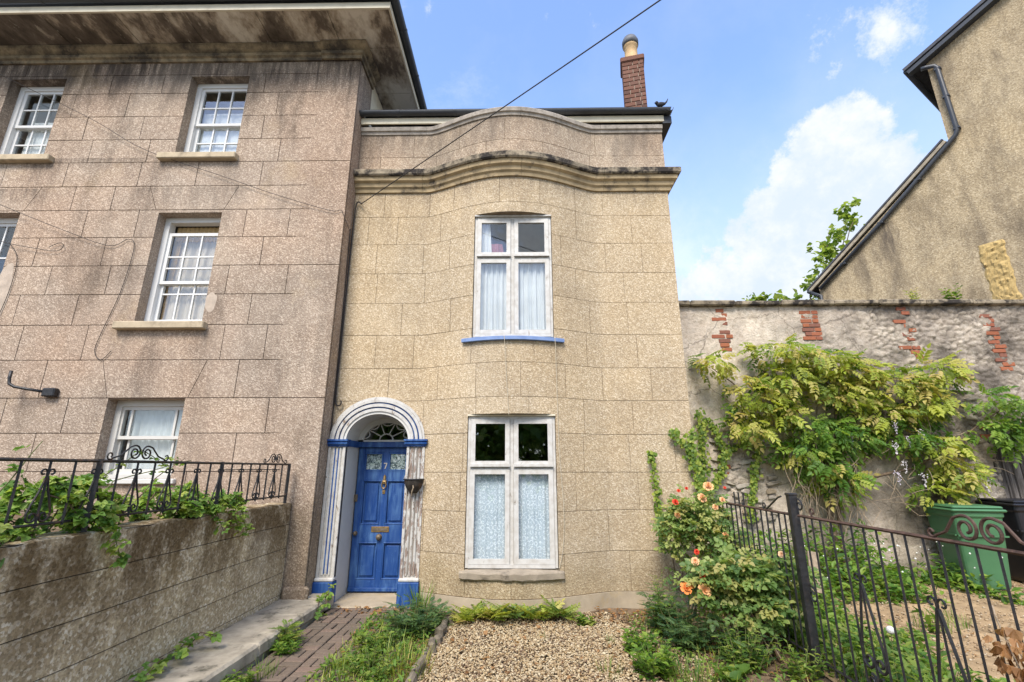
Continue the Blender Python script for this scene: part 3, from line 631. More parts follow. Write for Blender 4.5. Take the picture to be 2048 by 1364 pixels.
MB().cbox(-.225, .225, -.21, .21, 1.012, 1.14, .02).build('chimney_cap', M['brick_chimney'], che)
MB().lathe([(.0, 1.10), (.15, 1.11), (.145, 1.2), (.125, 1.25), (.12, 1.50), (.14, 1.52), (.14, 1.56), (.10, 1.57), (0, 1.56)], 18).build('chimney_pot', M['terracotta'], che, True)
MB().lathe([(.10, 1.55), (.155, 1.56), (.16, 1.66), (.13, 1.74), (.06, 1.77), (0, 1.775)], 18).build('chimney_cowl', M['lead'], che, True)
# casement windows
def casement(op, y, meet, mid):
    x0, x1, z0, z1 = op.x0 + .008, op.x1 - .008, op.z0 + .03, op.z1 - .025; m = M['frame_white']; f = .036
    fr = MB().box(x0, x0 + f, y, y + .09, z0, z1).box(x1 - f, x1, y, y + .09, z0, z1).box(x0 + f, x1 - f, y, y + .09, z1 - f, z1).box(x0 + f, x1 - f, y - .02, y + .09, z0, z0 + .04)
    fr.box(mid - .024, mid + .024, y + .004, y + .088, z0 + .04, z1 - f).box(x0 + f, mid - .0242, y + .004, y + .088, meet - .02, meet + .02).box(mid + .0242, x1 - f, y + .004, y + .088, meet - .02, meet + .02)
    w = fr.build('window', m, rh)
    for a, b in ((x0 + f, mid - .024), (mid + .024, x1 - f)):
        for c, d, up in ((z0 + .04, meet - .02, 0), (meet + .02, z1 - f, 1)):
            t = .062; a_, b_, c_, d_ = a + .003, b - .003, c + .003, d - .003; yy = y - .016
            s = MB().box(a_, a_ + t, yy, yy + .05, c_, d_).box(b_ - t, b_, yy, yy + .05, c_, d_).box(a_ + t, b_ - t, yy, yy + .05, d_ - t, d_).box(a_ + t, b_ - t, yy, yy + .05, c_, c_ + t)
            if up: s.box(a_ - .004, b_ + .004, yy - .03, yy - .0005, c_ - .012, c_ + .022)     # drip board
            s.build('casement', m, w); pane(w, a_ + t - .002, b_ - t + .002, c_ + t - .002, d_ - t + .002, yy + .022)
    return w
casement(ro[0], 6.392, 4.735, -.083); casement(ro[1], 6.392, 1.70, -.092)
box('window_head', M['frame_white'], rh, -.66, .51, 6.355, 6.39, 5.412, 5.438, .004); box('window_head', M['cream_paint'], rh, -.69, .50, 6.355, 6.39, 2.374, 2.398, .004)
MB().sweep([(-.10, 3.415), (.05, 3.415), (.055, 3.42), (.055, 3.466), (.05, 3.47), (-.10, 3.485)], bow_path(-.79, .635)).build('window_sill', M['blue_light'], rh)
mb = MB(); random.seed(5)
mb.sweep([(-.12, .365), (.03, .358), (.042, .372), (.045, .435), (.035, .452), (-.12, .474)], bow_path(-.735, .55)); s = mb.build('window_sill', M['stone_grey'], rh)
for v in s.data.vertices:
    v.co += Vector((0, 1, 1)) * noise.noise(v.co * 9) * .012
# ------------------------------------------------------------------ the blue door and its surround
random.seed(21)
DX = -1.99
def ell(a, b, n=36, lo=0, hi=math.pi): return [(DX + a * math.cos(lo + (hi - lo) * i / n), 2.07 + b * math.sin(lo + (hi - lo) * i / n)) for i in range(n + 1)]
def ring(a0, b0, a1, b1, y0, y1):
    """arch band between two half ellipses"""
    P, Q = ell(a0, b0), ell(a1, b1); mb = MB(); vs = []
    for (x, z), (u, w) in zip(P, Q): vs += [(x, y0, z), (u, y0, w), (u, y1, w), (x, y1, z)]
    fs = []
    for i in range(len(P) - 1):
        for k in range(4): fs.append((4 * i + k, 4 * i + (k + 1) % 4, 4 * i + 4 + (k + 1) % 4, 4 * i + 4 + k))
    return mb.add(vs, fs)
ds = ring(.64, .575, .672, .61, 6.635, 6.72).build('door_surround', M['peel_light'], rh)
for a, b, c, d, y, mt in ((.60, .535, .638, .573, 6.618, 'peel_light'), (.580, .515, .598, .533, 6.640, 'blue'), (.540, .470, .578, .513, 6.612, 'peel_light'), (.520, .450, .538, .468, 6.640, 'blue'), (.475, .405, .518, .448, 6.618, 'peel_light'), (.437, .367, .473, .403, 6.635, 'white_paint')):
    ring(a, b, c, d, y, 6.72).build('arch_band' if mt != 'blue' else 'arch_groove', M[mt], ds)
# plaster lining of the recess: barrel and two jambs
P = ell(.435, .365); vs = []; [vs.extend([(x, 6.66, z), (x, 7.24, z)]) for x, z in P]
MB().add(vs, [(2 * i, 2 * i + 1, 2 * i + 3, 2 * i + 2) for i in range(len(P) - 1)]).build('arch_lining', M['white_paint'], ds)
for xo, xi in ((-2.44, -2.425), (-1.54, -1.555)): MB().box(min(xo, xi), max(xo, xi), 6.66, 7.24, -.02, 2.07).build('jamb_lining', M['white_paint'], ds)
for x0, x1, mt in ((-2.655, -2.425, 'peel_light'), (-1.555, -1.312, 'peel_heavy')):
    w = x1 - x0
    p = MB().cbox(x0, x1, 6.655, 6.72, .27, 2.0, .004).build('pilaster', M[mt], ds)
    for k in range(3):                                                    # three reeds with painted grooves between
        a = x0 + .045 + k * (w - .09) / 3; b = x0 + .045 + (k + 1) * (w - .09) / 3
        MB().tube([((a + b) / 2, 6.656, .34), ((a + b) / 2, 6.656, 1.97)], (b - a) * .40, 8).build('reed', M[mt], ds)
        if k: MB().box(a - .008, a + .008, 6.645, 6.66, .36, 1.96).build('groove', M['blue' if mt == 'peel_light' else 'wood_grey'], ds)
    MB().box(x0 - .004, x0 + .03, 6.630, 6.66, .30, 1.99).build('pilaster_edge', M[mt], ds); MB().box(x1 - .03, x1 + .004, 6.630, 6.66, .30, 1.99).build('pilaster_edge', M[mt], ds)
    MB().cbox(x0 - .01, x1 + .012, 6.59, 6.73, .27, .315, .012).build('pilaster_base', M['peel_light'], ds)
    MB().cbox(x0 - .015, x1 + .015, 6.575, 6.735, -.03, .268, .006).build('pilaster_plinth', M['blue'], ds)
    MB().sweep([(0, 1.985), (.03, 1.985), (.035, 2.005), (.055, 2.015), (.06, 2.035), (.045, 2.045), (.07, 2.06), (.07, 2.082), (0, 2.082)],
               [((x0, 6.72, 0), (-.6, 0, 0), (0, 0, 1)), ((x0, 6.645, 0), (-.6, -1, 0), (0, 0, 1)), ((x1, 6.645, 0), (.6, -1, 0), (0, 0, 1)), ((x1, 6.72, 0), (.6, 0, 0), (0, 0, 1))]).build('capital', M['blue'], ds)
MB().box(-2.424, -2.40, 6.66, 7.19, 1.99, 2.078).build('impost_band', M['blue'], ds); MB().box(-1.58, -1.556, 6.66, 7.19, 1.99, 2.078).build('impost_band', M['blue'], ds)
dr = MB().box(-2.41, -1.57, 7.222, 7.26, .012, 1.99).build('door', M['blue'], rh)
def dbox(nm, mt, x0, x1, z0, z1, y0, y1=7.222, b=.004): return MB().cbox(x0, x1, y0, y1, z0, z1, b).build(nm, M[mt], dr)
XS = (-2.41, -2.315, -2.035, -1.955, -1.675, -1.57)
dbox('stile', 'blue', XS[0], XS[1], .012, 1.99, 7.19); dbox('stile', 'blue', XS[4], XS[5], .012, 1.99, 7.19); dbox('muntin', 'blue', XS[2], XS[3], .17, 1.93, 7.1905)
for z0, z1 in ((1.92, 1.99), (1.52, 1.65), (.665, .905), (.012, .175)):
    dbox('rail', 'blue', XS[1], XS[2], z0, z1, 7.191); dbox('rail', 'blue', XS[3], XS[4], z0, z1, 7.191)
    dbox('rail', 'blue', XS[2] - .002, XS[3] + .002, z0, z1, 7.1915)
dbox('weather_bar', 'blue', -2.41, -1.57, .03, .075, 7.165, 7.192)
for a, b in ((XS[1], XS[2]), (XS[3], XS[4])):
    for z0, z1 in ((.905, 1.52), (.175, .665)):
        for q in ((a, b, z0, z0 + .018), (a, b, z1 - .018, z1), (a, a + .018, z0 + .018, z1 - .018), (b - .018, b, z0 + .018, z1 - .018)): dbox('panel_moulding', 'blue', q[0], q[1], q[2], q[3], 7.186, 7.222, .006)
        dbox('panel', 'blue', a + .045, b - .045, z0 + .045, z1 - .045, 7.203, 7.222, .012)
    for q in ((a, b, 1.65, 1.675), (a, b, 1.895, 1.92), (a, a + .025, 1.675, 1.895), (b - .025, b, 1.675, 1.895)): dbox('pane_moulding', 'blue', q[0], q[1], q[2], q[3], 7.187, 7.222, .006)
    MB().box(a + .025, b - .025, 7.205, 7.208, 1.675, 1.895).build('pane', M['glass'], dr)
    MB().box(a + .02, b - .02, 7.214, 7.2215, 1.67, 1.90).build('lace_panel', M['lace_small'], dr)
dbox('letter_plate', 'brass', -2.14, -1.88, .80, .876, 7.182, 7.191); dbox('letter_flap', 'brass_dull', -2.115, -1.905, .818, .858, 7.178, 7.183)
MB().lathe([(0, .055), (.03, .05), (.038, .03), (.028, .012), (.045, .004), (.045, 0)], 18, (-2.02, 7.190, .735), axis='Y').build('door_knob', M['brass_dull'], dr, True)
MB().lathe([(0, .05), (.024, .045), (.03, .028), (.02, .01), (.03, .003), (.03, 0)], 16, (-2.365, 7.190, .785), axis='Y').build('door_knob', M['brass_dull'], dr, True)
mb = MB().lathe([(0, .03), (.03, .026), (.036, .0)], 14, (-1.995, 7.19, 1.50), axis='Y').tube([(-1.995 + .032 * math.cos(a), 7.165, 1.455 + .05 * math.sin(a)) for a in [math.pi * 2 * i / 14 for i in range(15)]], .009, 6).tube([(-1.995, 7.178, 1.53), (-1.995, 7.186, 1.575), (-1.995, 7.19, 1.60)], [.02, .022, .004], 8)
mb.build('knocker', M['brass'], dr)
MB().lathe([(0, .012), (.022, .01), (.025, 0)], 14, (-1.995, 7.19, 1.365), axis='Y').build('keyhole_plate', M['brass'], dr); dbox('cylinder_lock', 'brass', -2.015, -1.975, 1.325, 1.350, 7.18, 7.19)
dbox('rim_lock', 'brass_dull', -2.425, -2.375, 1.22, 1.32, 7.165, 7.19)
MB().box(-2.022, -1.972, 7.183, 7.1905, 1.757, 1.770).add([(-1.985, 7.183, 1.757), (-1.972, 7.183, 1.757), (-1.994, 7.183, 1.685), (-2.008, 7.183, 1.685), (-1.985, 7.1905, 1.757), (-1.972, 7.1905, 1.757), (-1.994, 7.1905, 1.685), (-2.008, 7.1905, 1.685)], [(0, 1, 2, 3), (1, 5, 6, 2), (0, 3, 7, 4), (3, 2, 6, 7)]).build('house_number', M['brass_pale'], dr)
box('door_transom', M['blue'], rh, -2.424, -1.556, 7.13, 7.25, 1.995, 2.075, .008)
box('door_step', M['plinth_cement'], rh, -2.424, -1.556, 6.50, 7.26, -.10, .006, .012)
# fanlight: hub, four spokes, swags
fl = MB().box(-2.424, -1.556, 7.15, 7.23, 2.077, 2.105).build('fanlight', M['white_paint'], rh)
FC = (DX - .02, 2.106); A_, B_ = .395, .315
def fp(a, k=1.): return (FC[0] + A_ * k * math.cos(a), FC[1] + B_ * k * math.sin(a))
def ftube(nm, pts, r=.011): MB().tube([(x, 7.185, z) for x, z in pts], r, 6).build(nm, M['white_paint'], fl)
ftube('hub_bar', [(FC[0] + .10 * math.cos(math.pi * i / 12), FC[1] + .09 * math.sin(math.pi * i / 12)) for i in range(13)])
ang = [R_(a) for a in (0, 33, 68, 108, 145, 180)]
for a in ang[1:-1]: ftube('spoke', [(FC[0] + .10 * math.cos(a), FC[1] + .09 * math.sin(a)), fp(a)], .009)
for a, b in zip(ang, ang[1:]):
    p, q = Vector(fp(a)), Vector(fp(b)); m = Vector(FC); L_ = []
    for i in range(11):
        t = i / 10; L_.append(tuple(p.lerp(q, t) + (m - (p + q) / 2) * .28 * math.sin(math.pi * t)))
    ftube('swag_bar', L_, .009)
    pts = [(FC[0] + .10 * math.cos(a + (b - a) * i / 6), FC[1] + .09 * math.sin(a + (b - a) * i / 6)) for i in range(7)] + [fp(b + (a - b) * i / 6, 1.08) for i in range(7)]
    MB().add([(x, 7.195, z) for x, z in pts], [tuple(range(14))]).build('pane', M['glass'], fl)
pts = [(FC[0] + .10 * math.cos(math.pi * i / 10), FC[1] + .09 * math.sin(math.pi * i / 10)) for i in range(11)]
MB().add([(x, 7.195, z) for x, z in pts], [tuple(range(11))]).build('pane', M['glass'], fl)
ring(.36, .29, .44, .37, 7.15, 7.23).build('fanlight_frame', M['white_paint'], fl)

# ------------------------------------------------------------------ curtains
def curtain(name, label, mat, x0, x1, z0, z1, y, folds=9, amp=.018, taper=0, group=None, swag=0):
    nx, nz = 60, 16; mb = MB(); ph = rs(0, 6)
    for j in range(nz + 1):
        t = j / nz; z = z0 + (z1 - z0) * t
        for i in range(nx + 1):
            s = i / nx; x = x0 + (x1 - x0) * s + taper * (1 - t) * (.5 - s)
            mb.v.append((x, y + amp * (math.sin(s * folds * 6.28 + ph + .5 * math.sin(t * 3)) + .5 * math.sin(s * folds * 2.7 * 6.28 + ph * 2)) * (.6 + .4 * (1 - t)), z - swag * math.sin(math.pi * s) * t))
    for j in range(nz):
        for i in range(nx):
            a = j * (nx + 1) + i; mb.f.append((a, a + 1, a + nx + 2, a + nx + 1))
    return tag(link(name, flatmesh(mb, name), M[mat], None, True), label, 'curtain', group)
curtain('net_curtain', 'white pleated net curtain in the lower left light of the upper bowed window', 'net', -.60, -.12, 3.54, 4.72, 6.48, 6, .026)
curtain('net_curtain', 'white net curtain in the lower right light of the upper bowed window', 'net', -.06, .46, 3.54, 4.72, 6.48, 5, .022)
curtain('net_curtain', 'gathered white curtain bunched at the upper left light of the upper bowed window', 'net', -.60, -.43, 4.70, 5.36, 6.47, 3, .014, taper=-.08)
curtain('red_curtain', 'dull red cloth hanging behind the upper left light of the bowed window', 'red_cloth', -.46, -.24, 4.70, 5.02, 6.50, 2, .012, taper=-.1)
curtain('lace_curtain', 'pale blue floral lace curtain in the lower left light beside the door', 'lace', -.64, -.13, .50, 1.68, 6.47, 4, .007)
curtain('lace_curtain', 'pale blue floral lace curtain in the lower right light of the ground floor bowed window', 'lace', -.06, .46, .50, 1.68, 6.47, 4, .009)
curtain('blind', 'white half blind behind the lower part of the top floor window nearest the corner', 'net', -5.40, -4.58, 6.6, 7.60, 6.635, 5, .004)
curtain('blind', 'white half blind in the top floor window at the left edge', 'net', -8.40, -7.7, 6.6, 7.45, 6.635, 5, .004)
curtain('gold_curtain', 'peach and gold curtain filling the middle floor sash window', 'peach_cloth', -5.44, -4.62, 3.78, 5.24, 6.665, 7, .016)
curtain('gold_curtain', 'gold ruffled pelmet across the top of the middle floor sash window', 'gold_cloth', -5.47, -4.62, 5.16, 5.42, 6.65, 12, .012)
curtain('gold_curtain', 'gold side curtain tied back at the left of the middle floor sash window', 'gold_cloth', -5.47, -5.34, 3.78, 5.3, 6.645, 4, .010, taper=.10)
curtain('net_curtain', 'grey white pleated net curtain in the ground floor window behind the railing', 'net_grey', -5.50, -4.66, 1.62, 2.56, 6.65, 9, .012)

# ------------------------------------------------------------------ gable building on the right, behind the garden wall
gb = thing('gable_house', 'ochre roughcast gable wall with stepped roofline rising behind the garden wall', 'house', (10.3, 15.04, 0)); gb.rotation_euler.z = R_(-57)
def gpart(o, p=None): o.parent = p or gb; return o
GY = 0.
mb = MB(); poly = [(.02, -.1), (.02, 7.72), (4.10, 10.86), (4.05, 10.88), (4.05, 13.62), (7.2, 14.80), (7.5, 14.6), (7.5, -.1)]
n = len(poly); mb.add([(x, GY, z) for x, z in poly] + [(x, GY + 8, z) for x, z in poly], [tuple(range(n))] + [(i, (i + 1) % n, n + (i + 1) % n, n + i) for i in range(n)]); gpart(mb.build('wall', M['cast_gable']))
def slab(nm, mat, p, q, y0, y1, t, off=0):
    """board or roof plane along the slope p->q in the gable plane"""
    d = Vector((q[0] - p[0], 0, q[1] - p[1])).normalized(); nrm = Vector((-d.z, 0, d.x)); a = Vector((p[0], 0, p[1])) + nrm * off; b = Vector((q[0], 0, q[1])) + nrm * off
    vs = []
    for y in (y0, y1):
        for c in (a, b, b + nrm * t, a + nrm * t): vs.append((c.x, y, c.z))
    return gpart(MB().add(vs, [(0, 1, 2, 3), (7, 6, 5, 4), (0, 4, 5, 1), (1, 5, 6, 2), (2, 6, 7, 3), (3, 7, 4, 0)]).build(nm, M[mat]))
slab('roof', 'slate', (-.27, 7.58), (4.02, 10.86), GY - .10, GY + 8.2, .05, .09); slab('verge_board', 'cream_dirty', (-.22, 7.60), (4.02, 10.84), GY - .08, GY - .002, .09, .0)
slab('roof', 'slate', (3.60, 13.58), (7.4, 14.96), GY - .25, GY + 8.2, .10, .05); slab('verge_board', 'gutter', (3.64, 13.55), (7.4, 14.94), GY - .22, GY - .002, .12, -.07)
def pipe(nm, pts, r, mat, parent, n=8): return MB().tube(pts, r, n).build(nm, M[mat], parent, True)
dp = gpart(pipe('downpipe', [(3.94, GY - .16, 13.44), (4.04, GY - .14, 13.42), (4.22, GY - .09, 13.36), (4.27, GY - .09, 13.25), (4.30, GY - .09, 11.05), (4.24, GY - .09, 10.90), (2.10, GY - .09, 9.12), (.08, GY - .09, 7.58)], .062, 'gutter', None))
for x, z in ((4.28, 12.2), (4.30, 11.08), (2.10, 9.12), (4.27, 13.2), (3.2, 10.02), (.9, 8.2)): MB().cbox(x - .08, x + .08, GY - .145, GY - .003, z - .035, z + .035, .012).build('pipe_bracket', M['gutter'], dp)
gpart(pipe('gutter', [(-.25, GY - .15, 7.58), (-.25, GY + 8, 7.58)], .07, 'gutter', None)); gpart(pipe('downpipe', [(-.2, GY - .1, 7.54), (.06, GY - .07, 7.36), (.07, GY - .07, 3.0)], .055, 'gutter', None))
gpart(pipe('gutter', [(3.62, GY - .2, 13.62), (3.62, GY + 8, 13.62)], .08, 'gutter', None))
mb = MB(); nx, nz = 16, 40                                  # bare stone where the render is missing
for j in range(nz + 1):
    for i in range(nx + 1):
        z = 4.9 + 2.62 * j / nz; x = 4.26 + .50 * (i / nx - .5) * (1 + .22 * noise.noise(Vector((z * 4, i * .2, 2)))) + .05 * noise.noise(Vector((z * 6, 1, 1)))
        e = min(i, nx - i, nz - j); mb.v.append((x, GY - (.0 if e == 0 else .015) - (0 if e == 0 else .06 * abs(noise.fractal(Vector((x * 6, z * 12, 3)), .8, 2, 4))), z))
for j in range(nz):
    for i in range(nx): a = j * (nx + 1) + i; mb.f.append((a, a + 1, a + nx + 2, a + nx + 1))
gpart(link('stone_patch', flatmesh(mb, 'stone_patch'), M['stone_ochre']))

# ------------------------------------------------------------------ high garden wall
WY = 7.9
gw = thing('garden_wall', 'high weathered garden wall of plastered rubble with orange brick patches', 'wall', (6.5, WY, 0))
nx, nz = 460, 220; mb = MB(); att = []
def rub(x, z):  # how far the plaster has gone: 0 plastered, 1 bare rubble
    k = (x - 4.4) / 3.2 + (z - 3.0) * .12 + .9 * noise.fractal(Vector((x * .8, z * .8, 5)), 1, 2, 4)
    if z < 2.3 and x < 4.4: k = max(k, .9 - abs(x - 3.6) * 1.3)
    if 5.0 < x < 6.3 and z < 2.0: k -= 1.2
    return max(0, min(1, k * 1.4))
gaps = [(7.75, 9.6, -.2, 2.45)]
for j in range(nz + 1):
    for i in range(nx + 1):
        x = 2.3 + 9.7 * i / nx; z = -.15 + 4.63 * j / nz; r = rub(x, z)
        d, p = noise.voronoi(Vector((x * 5.5 + .5 * noise.noise(Vector((x * 4, z * 4, 0))), z * 9.5 + .4 * noise.noise(Vector((x * 4, z * 4, 7))), .5)))
        e = min(1, (d[1] - d[0]) * 5); cr = noise.noise(p[0] * 3.7); e = e * (.45 + .55 * abs(cr)) + cr * .5 * (x * 5.5 - p[0].x); fr = noise.fractal(Vector((x * 2.4, z * 2.4, 1)), 1, 2, 6)
        h = fr * .022 + r * (.040 * e - .016) + r * .02 * noise.noise(Vector((x * 16, z * 16, 3)))
        mb.v.append((x, WY - h, z)); att.append(r * (1 - e))
for j in range(nz):
    for i in range(nx):
        a = j * (nx + 1) + i; x, _, z = mb.v[a]
        if any(g[0] < x < g[1] and g[2] < z < g[3] for g in gaps): continue
        mb.f.append((a, a + 1, a + nx + 2, a + nx + 1))
me = flatmesh(mb, 'wall_face'); at = me.attributes.new('joint', 'FLOAT', 'POINT'); at.data.foreach_set('value', att)
wf = link('wall_face', me, M['old_plaster'], gw, True)
MB().box(2.3, 7.70, WY + .04, WY + .45, -.15, 4.46).box(9.6, 12, WY + .04, WY + .45, -.15, 4.46).box(7.70, 9.6, WY + .04, WY + .45, 2.5, 4.46).build('wall_core', M['mortar'], gw)
random.seed(31); x = 2.3
while x < 12:
    w = rs(.75, 1.1); o = MB().cbox(x + .003, x + w - .003, WY - .10 + rs(-.008, .008), WY + .52, 4.475 + rs(-.006, .006), 4.565 + rs(-.008, .008), .02).build('coping_stone', M['coping_dirty'], gw); x += w
# orange brick patches showing through the plaster
bk = MB().cbox(-.5, .5, -.5, .5, -.5, .5, .06).mesh('brick'); bk.materials.append(M['brick_orange'])
def brick(x, z, w, y=WY - .028):
    o = bpy.data.objects.new('brick', bk); C.objects.link(o); attach(o, wf); o.matrix_basis = Matrix.Translation((x, y + rs(-.006, .006) + .068, z)) @ Matrix.Rotation(rs(-.02, .02), 4, 'Y') @ Matrix.Diagonal((w, .10, .066, 1))
def col(x, dxz, z0, z1, ws):
    z, i = z1, 0
    while z > z0:
        for (o, w) in ws[i % len(ws)]: brick(x + dxz * (z1 - z) + o + rs(-.015, .015), z, w * rs(.92, 1.05))
        z -= .079; i += 1
col(3.60, .03, 3.62, 4.40, [[(0, .15)], [(.02, .17)], [(-.06, .25)], [(.03, .12)], [], [(.03, .18)], [(-.09, .24), (.08, .12)], [(0, .2)]])
col(5.12, .05, 3.82, 4.36, [[(-.04, .21), (.13, .11)], [(-.05, .11), (.08, .2)]])
col(6.80, .02, 3.55, 4.42, [[(-.02, .17)], [(.04, .14)], [], [(-.1, .22), (.09, .13)], [(.05, .16)], [(.1, .12)]])
col(8.24, .10, 3.28, 4.28, [[(0, .22)], [(.05, .12)], [(-.02, .20)], [(.06, .21)]])
for x, z in ((4.55, 2.55), (4.62, 2.47), (4.75, 2.62), (4.42, 2.50), (3.35, 1.72), (3.32, 1.60), (7.72, 2.35), (7.7, 2.2)): brick(x, z, .2)
# bare rubble stones standing proud where the plaster has fallen away
lib = []
for k in range(6):
    bm = bmesh.new(); bmesh.ops.create_cube(bm, size=.9); bmesh.ops.bevel(bm, geom=bm.edges[:], offset=.13, segments=1, affect='EDGES')
    for v in bm.verts: v.co += Vector((noise.noise(v.co * 2.1 + Vector((k * 7, 0, 0))), noise.noise(v.co * 2.1 + Vector((0, k * 7, 3))), noise.noise(v.co * 2.1 + Vector((3, 0, k * 7))))) * .22
    me = bpy.data.meshes.new('stone'); bm.to_mesh(me); bm.free(); me.materials.append(M['rubble_stone']); lib.append(me)
random.seed(41); n = 0; placed = []
for _ in range(9000):
    if n >= 60: break
    x, z = random.choice([(rs(3.0, 4.2), rs(.9, 2.15)), (rs(3.0, 4.2), rs(.9, 2.15)), (rs(6.9, 7.7), rs(1.5, 3.0))])
    if gaps[0][0] - .1 < x < gaps[0][1] and z < 2.55: continue
    if rub(x, z) < .35 or any(abs(x - a) < .5 * (w + c) and abs(z - b) < .5 * (h + d) for a, b, c, d in placed for w, h in ((.17, .09),)): continue
    w, h = rs(.08, .24), rs(.03, .075); placed.append((x, z, w, h)); n += 1
    o = bpy.data.objects.new('stone', random.choice(lib)); C.objects.link(o); attach(o, wf)
    o.matrix_basis = Matrix.Translation((x, WY - .010, z)) @ Matrix.Rotation(rs(-.25, .25), 4, 'Y') @ Matrix.Diagonal((w * 1.2, rs(.06, .09), h * 1.2, 1))
# weathered plank door in the wall at the right
gd = thing('plank_door', 'weathered black timber plank door in the garden wall behind the bins', 'door', (8.4, WY + .1, 0)); x = 7.74
while x < 9.2:
    w = rs(.11, .16); MB().cbox(x + .004, x + w - .004, WY + .05 + rs(-.01, .01), WY + .09, .05, 2.42 + rs(-.03, .03), .006).build('plank', M['old_timber'], gd); x += w
MB().cbox(7.70, 7.76, WY - .0, WY + .06, .05, 2.44, .01).build('door_post', M['old_timber'], gd)

# ------------------------------------------------------------------ retaining wall, kerb ledge, path
random.seed(51)
rw = thing('retaining_wall', 'low stained roughcast retaining wall topped by the scrolled railing', 'wall', (-3.05, 4, 0))
MB().box(-3.20, -2.948, -.5, 6.32, -.1, 1.25).build('wall_core', M['joint_dark'], rw)
for z0, z1 in ((-.05, .19), (.19, .44), (.44, .72), (.72, 1.0), (1.0, 1.262)):
    n = 60; mb = MB()
    for i in range(n + 1):
        y = -.5 + 6.82 * i / n; t = .008 * noise.noise(Vector((y * 1.2, z1, 0))) + (.022 * noise.fractal(Vector((y * 3, 2, 0)), 1, 2, 4) if z1 > 1.2 else 0); xf = -2.94 + .006 * noise.noise(Vector((y * 2, z0, 4)))
        w = .008 * noise.noise(Vector((y * 1.2, z0, 0)))
        mb.v += [(-2.97, y, z0 + .006), (xf, y, z0 + .004 + w), (xf, y, z1 - (.012 if z1 > 1.2 else .0035) + t), (xf - .025, y, z1 - .0025 + t), (-3.21, y, z1 - .0025 + t)]
    for i in range(n):
        for k in range(4): a = 5 * i + k; mb.f.append((a, a + 1, a + 6, a + 5))
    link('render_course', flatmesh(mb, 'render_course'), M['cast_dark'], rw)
kb = struct(MB().box(-2.95, -2.40, -.5, 6.33, -.1, .09).build('kerb', M['kerb_stone']))
y = 6.30
while y > .3:
    l = rs(.55, .95)
    o = MB().cbox(-2.945, -2.36 + rs(-.012, .012), y - l + .006, y - .004, .02, .150 + rs(-.005, .005), .022).build('kerb_slab', M['kerb_stone'], kb)
    bm = bmesh.new(); bm.from_mesh(o.data); bmesh.ops.subdivide_edges(bm, edges=[e_ for e_ in bm.edges if e_.calc_length() > .2], cuts=9, use_grid_fill=True)
    for v in bm.verts: v.co += Vector((noise.noise(v.co * 9), 0, .6 * noise.noise(v.co * 9 + Vector((4, 0, 0))))) * .012
    bm.to_mesh(o.data); bm.free()
    y -= l
MB().cbox(-2.66, -2.36, 6.305, 6.57, .0, .148, .02).build('kerb_slab', M['kerb_stone'], kb)
pt = struct(MB().box(-2.40, -1.15, 1.2, 6.52, -.09, -.045).build('path', M['paver_bed']))
lib = []
for k in range(5):
    me = MB().cbox(-.0935, .0935, -.0430, .0430, -.03, .03, .006).mesh('paving_brick')
    for v in me.vertices: v.co += Vector((noise.noise(v.co * 40 + Vector((k, 0, 0))), noise.noise(v.co * 40 + Vector((0, k, 5))), .5 * noise.noise(v.co * 30 + Vector((k, k, 0))))) * .003
    me.materials.append(M['paver']); lib.append(me)
for i in range(6):
    for j in range(16):
        cx, cy = -2.36 + .1 + .2 * i + .01, 6.40 - .2 * j
        if cy < 3.6: continue
        for s in (-1, 1):
            o = bpy.data.objects.new('paving_brick', random.choice(lib)); C.objects.link(o); o.parent = pt
            hz = (i + j) % 2; zz = -.030 + .012 * noise.noise(Vector((cx * 2, cy * 2, 3)))
            o.location = (cx + (0 if hz else s * .05), cy + (s * .05 if hz else 0), zz + rs(-.003, .003)); o.rotation_euler = (rs(-.02, .02), rs(-.02, .02), (0 if hz else math.pi / 2) + rs(-.015, .015))
# edging stones between the weedy bed and the gravel
es = thing('edging_stones', 'row of rough edging stones between the weedy strip and the gravel', 'edging', (-.85, 5.2, 0)); y = 6.15; k = 0
while y > 4.1:
    l = rs(.16, .34); o = MB().cbox(-.035, .035, -l / 2 + .01, l / 2 - .01, -.06, .075, .02).build('edging_stone', M['edge_stone'], None); attach(o, es)
    for v in o.data.vertices: v.co += Vector((noise.noise(v.co * 8 + Vector((k, 0, 0))), 0, noise.noise(v.co * 8 + Vector((0, k, 0))))) * .025
    o.matrix_basis = Matrix.Translation((-.80 + (6.15 - y) * -.05 + rs(-.02, .02), y - l / 2, rs(-.02, .02))) @ Matrix.Rotation(rs(-.25, .15), 4, 'Y') @ Matrix.Rotation(rs(-.15, .15), 4, 'Z'); y -= l; k += 1

# ------------------------------------------------------------------ gravel and loose chips
def pebbles(name, mat, n, region, size, z, seed, hgt=None):
    random.seed(seed); bm = bmesh.new(); bmesh.ops.create_icosphere(bm, subdivisions=1, radius=1); bm.verts.index_update()
    tv = [tuple(v.co * (1 + .3 * noise.noise(v.co * 1.7))) for v in bm.verts]; tf = [[v.index for v in f.verts] for f in bm.faces]; bm.free()
    Ms, Ts, Rn = [], [], []
    while len(Ts) < n:
        x, y = region()
        if x is None: continue
        s = rs(*size) * (1.5 if random.random() < .06 else 1); R = Matrix.Rotation(rs(0, 6.28), 3, 'Z') @ Matrix.Rotation(rs(-.5, .5), 3, 'X')
        Ms.append(np.array(R @ Matrix.Diagonal((s * rs(.8, 1.3), s * rs(.6, 1), s * rs(.4, .75)))))
        Ts.append((x, y, z + rs(0, .022) + (hgt(x, y) if hgt else 0))); Rn.append(random.random())
    return stuff(link(name, inst_mesh(name, tv, tf, Ms, Ts, Rn), M[mat]))
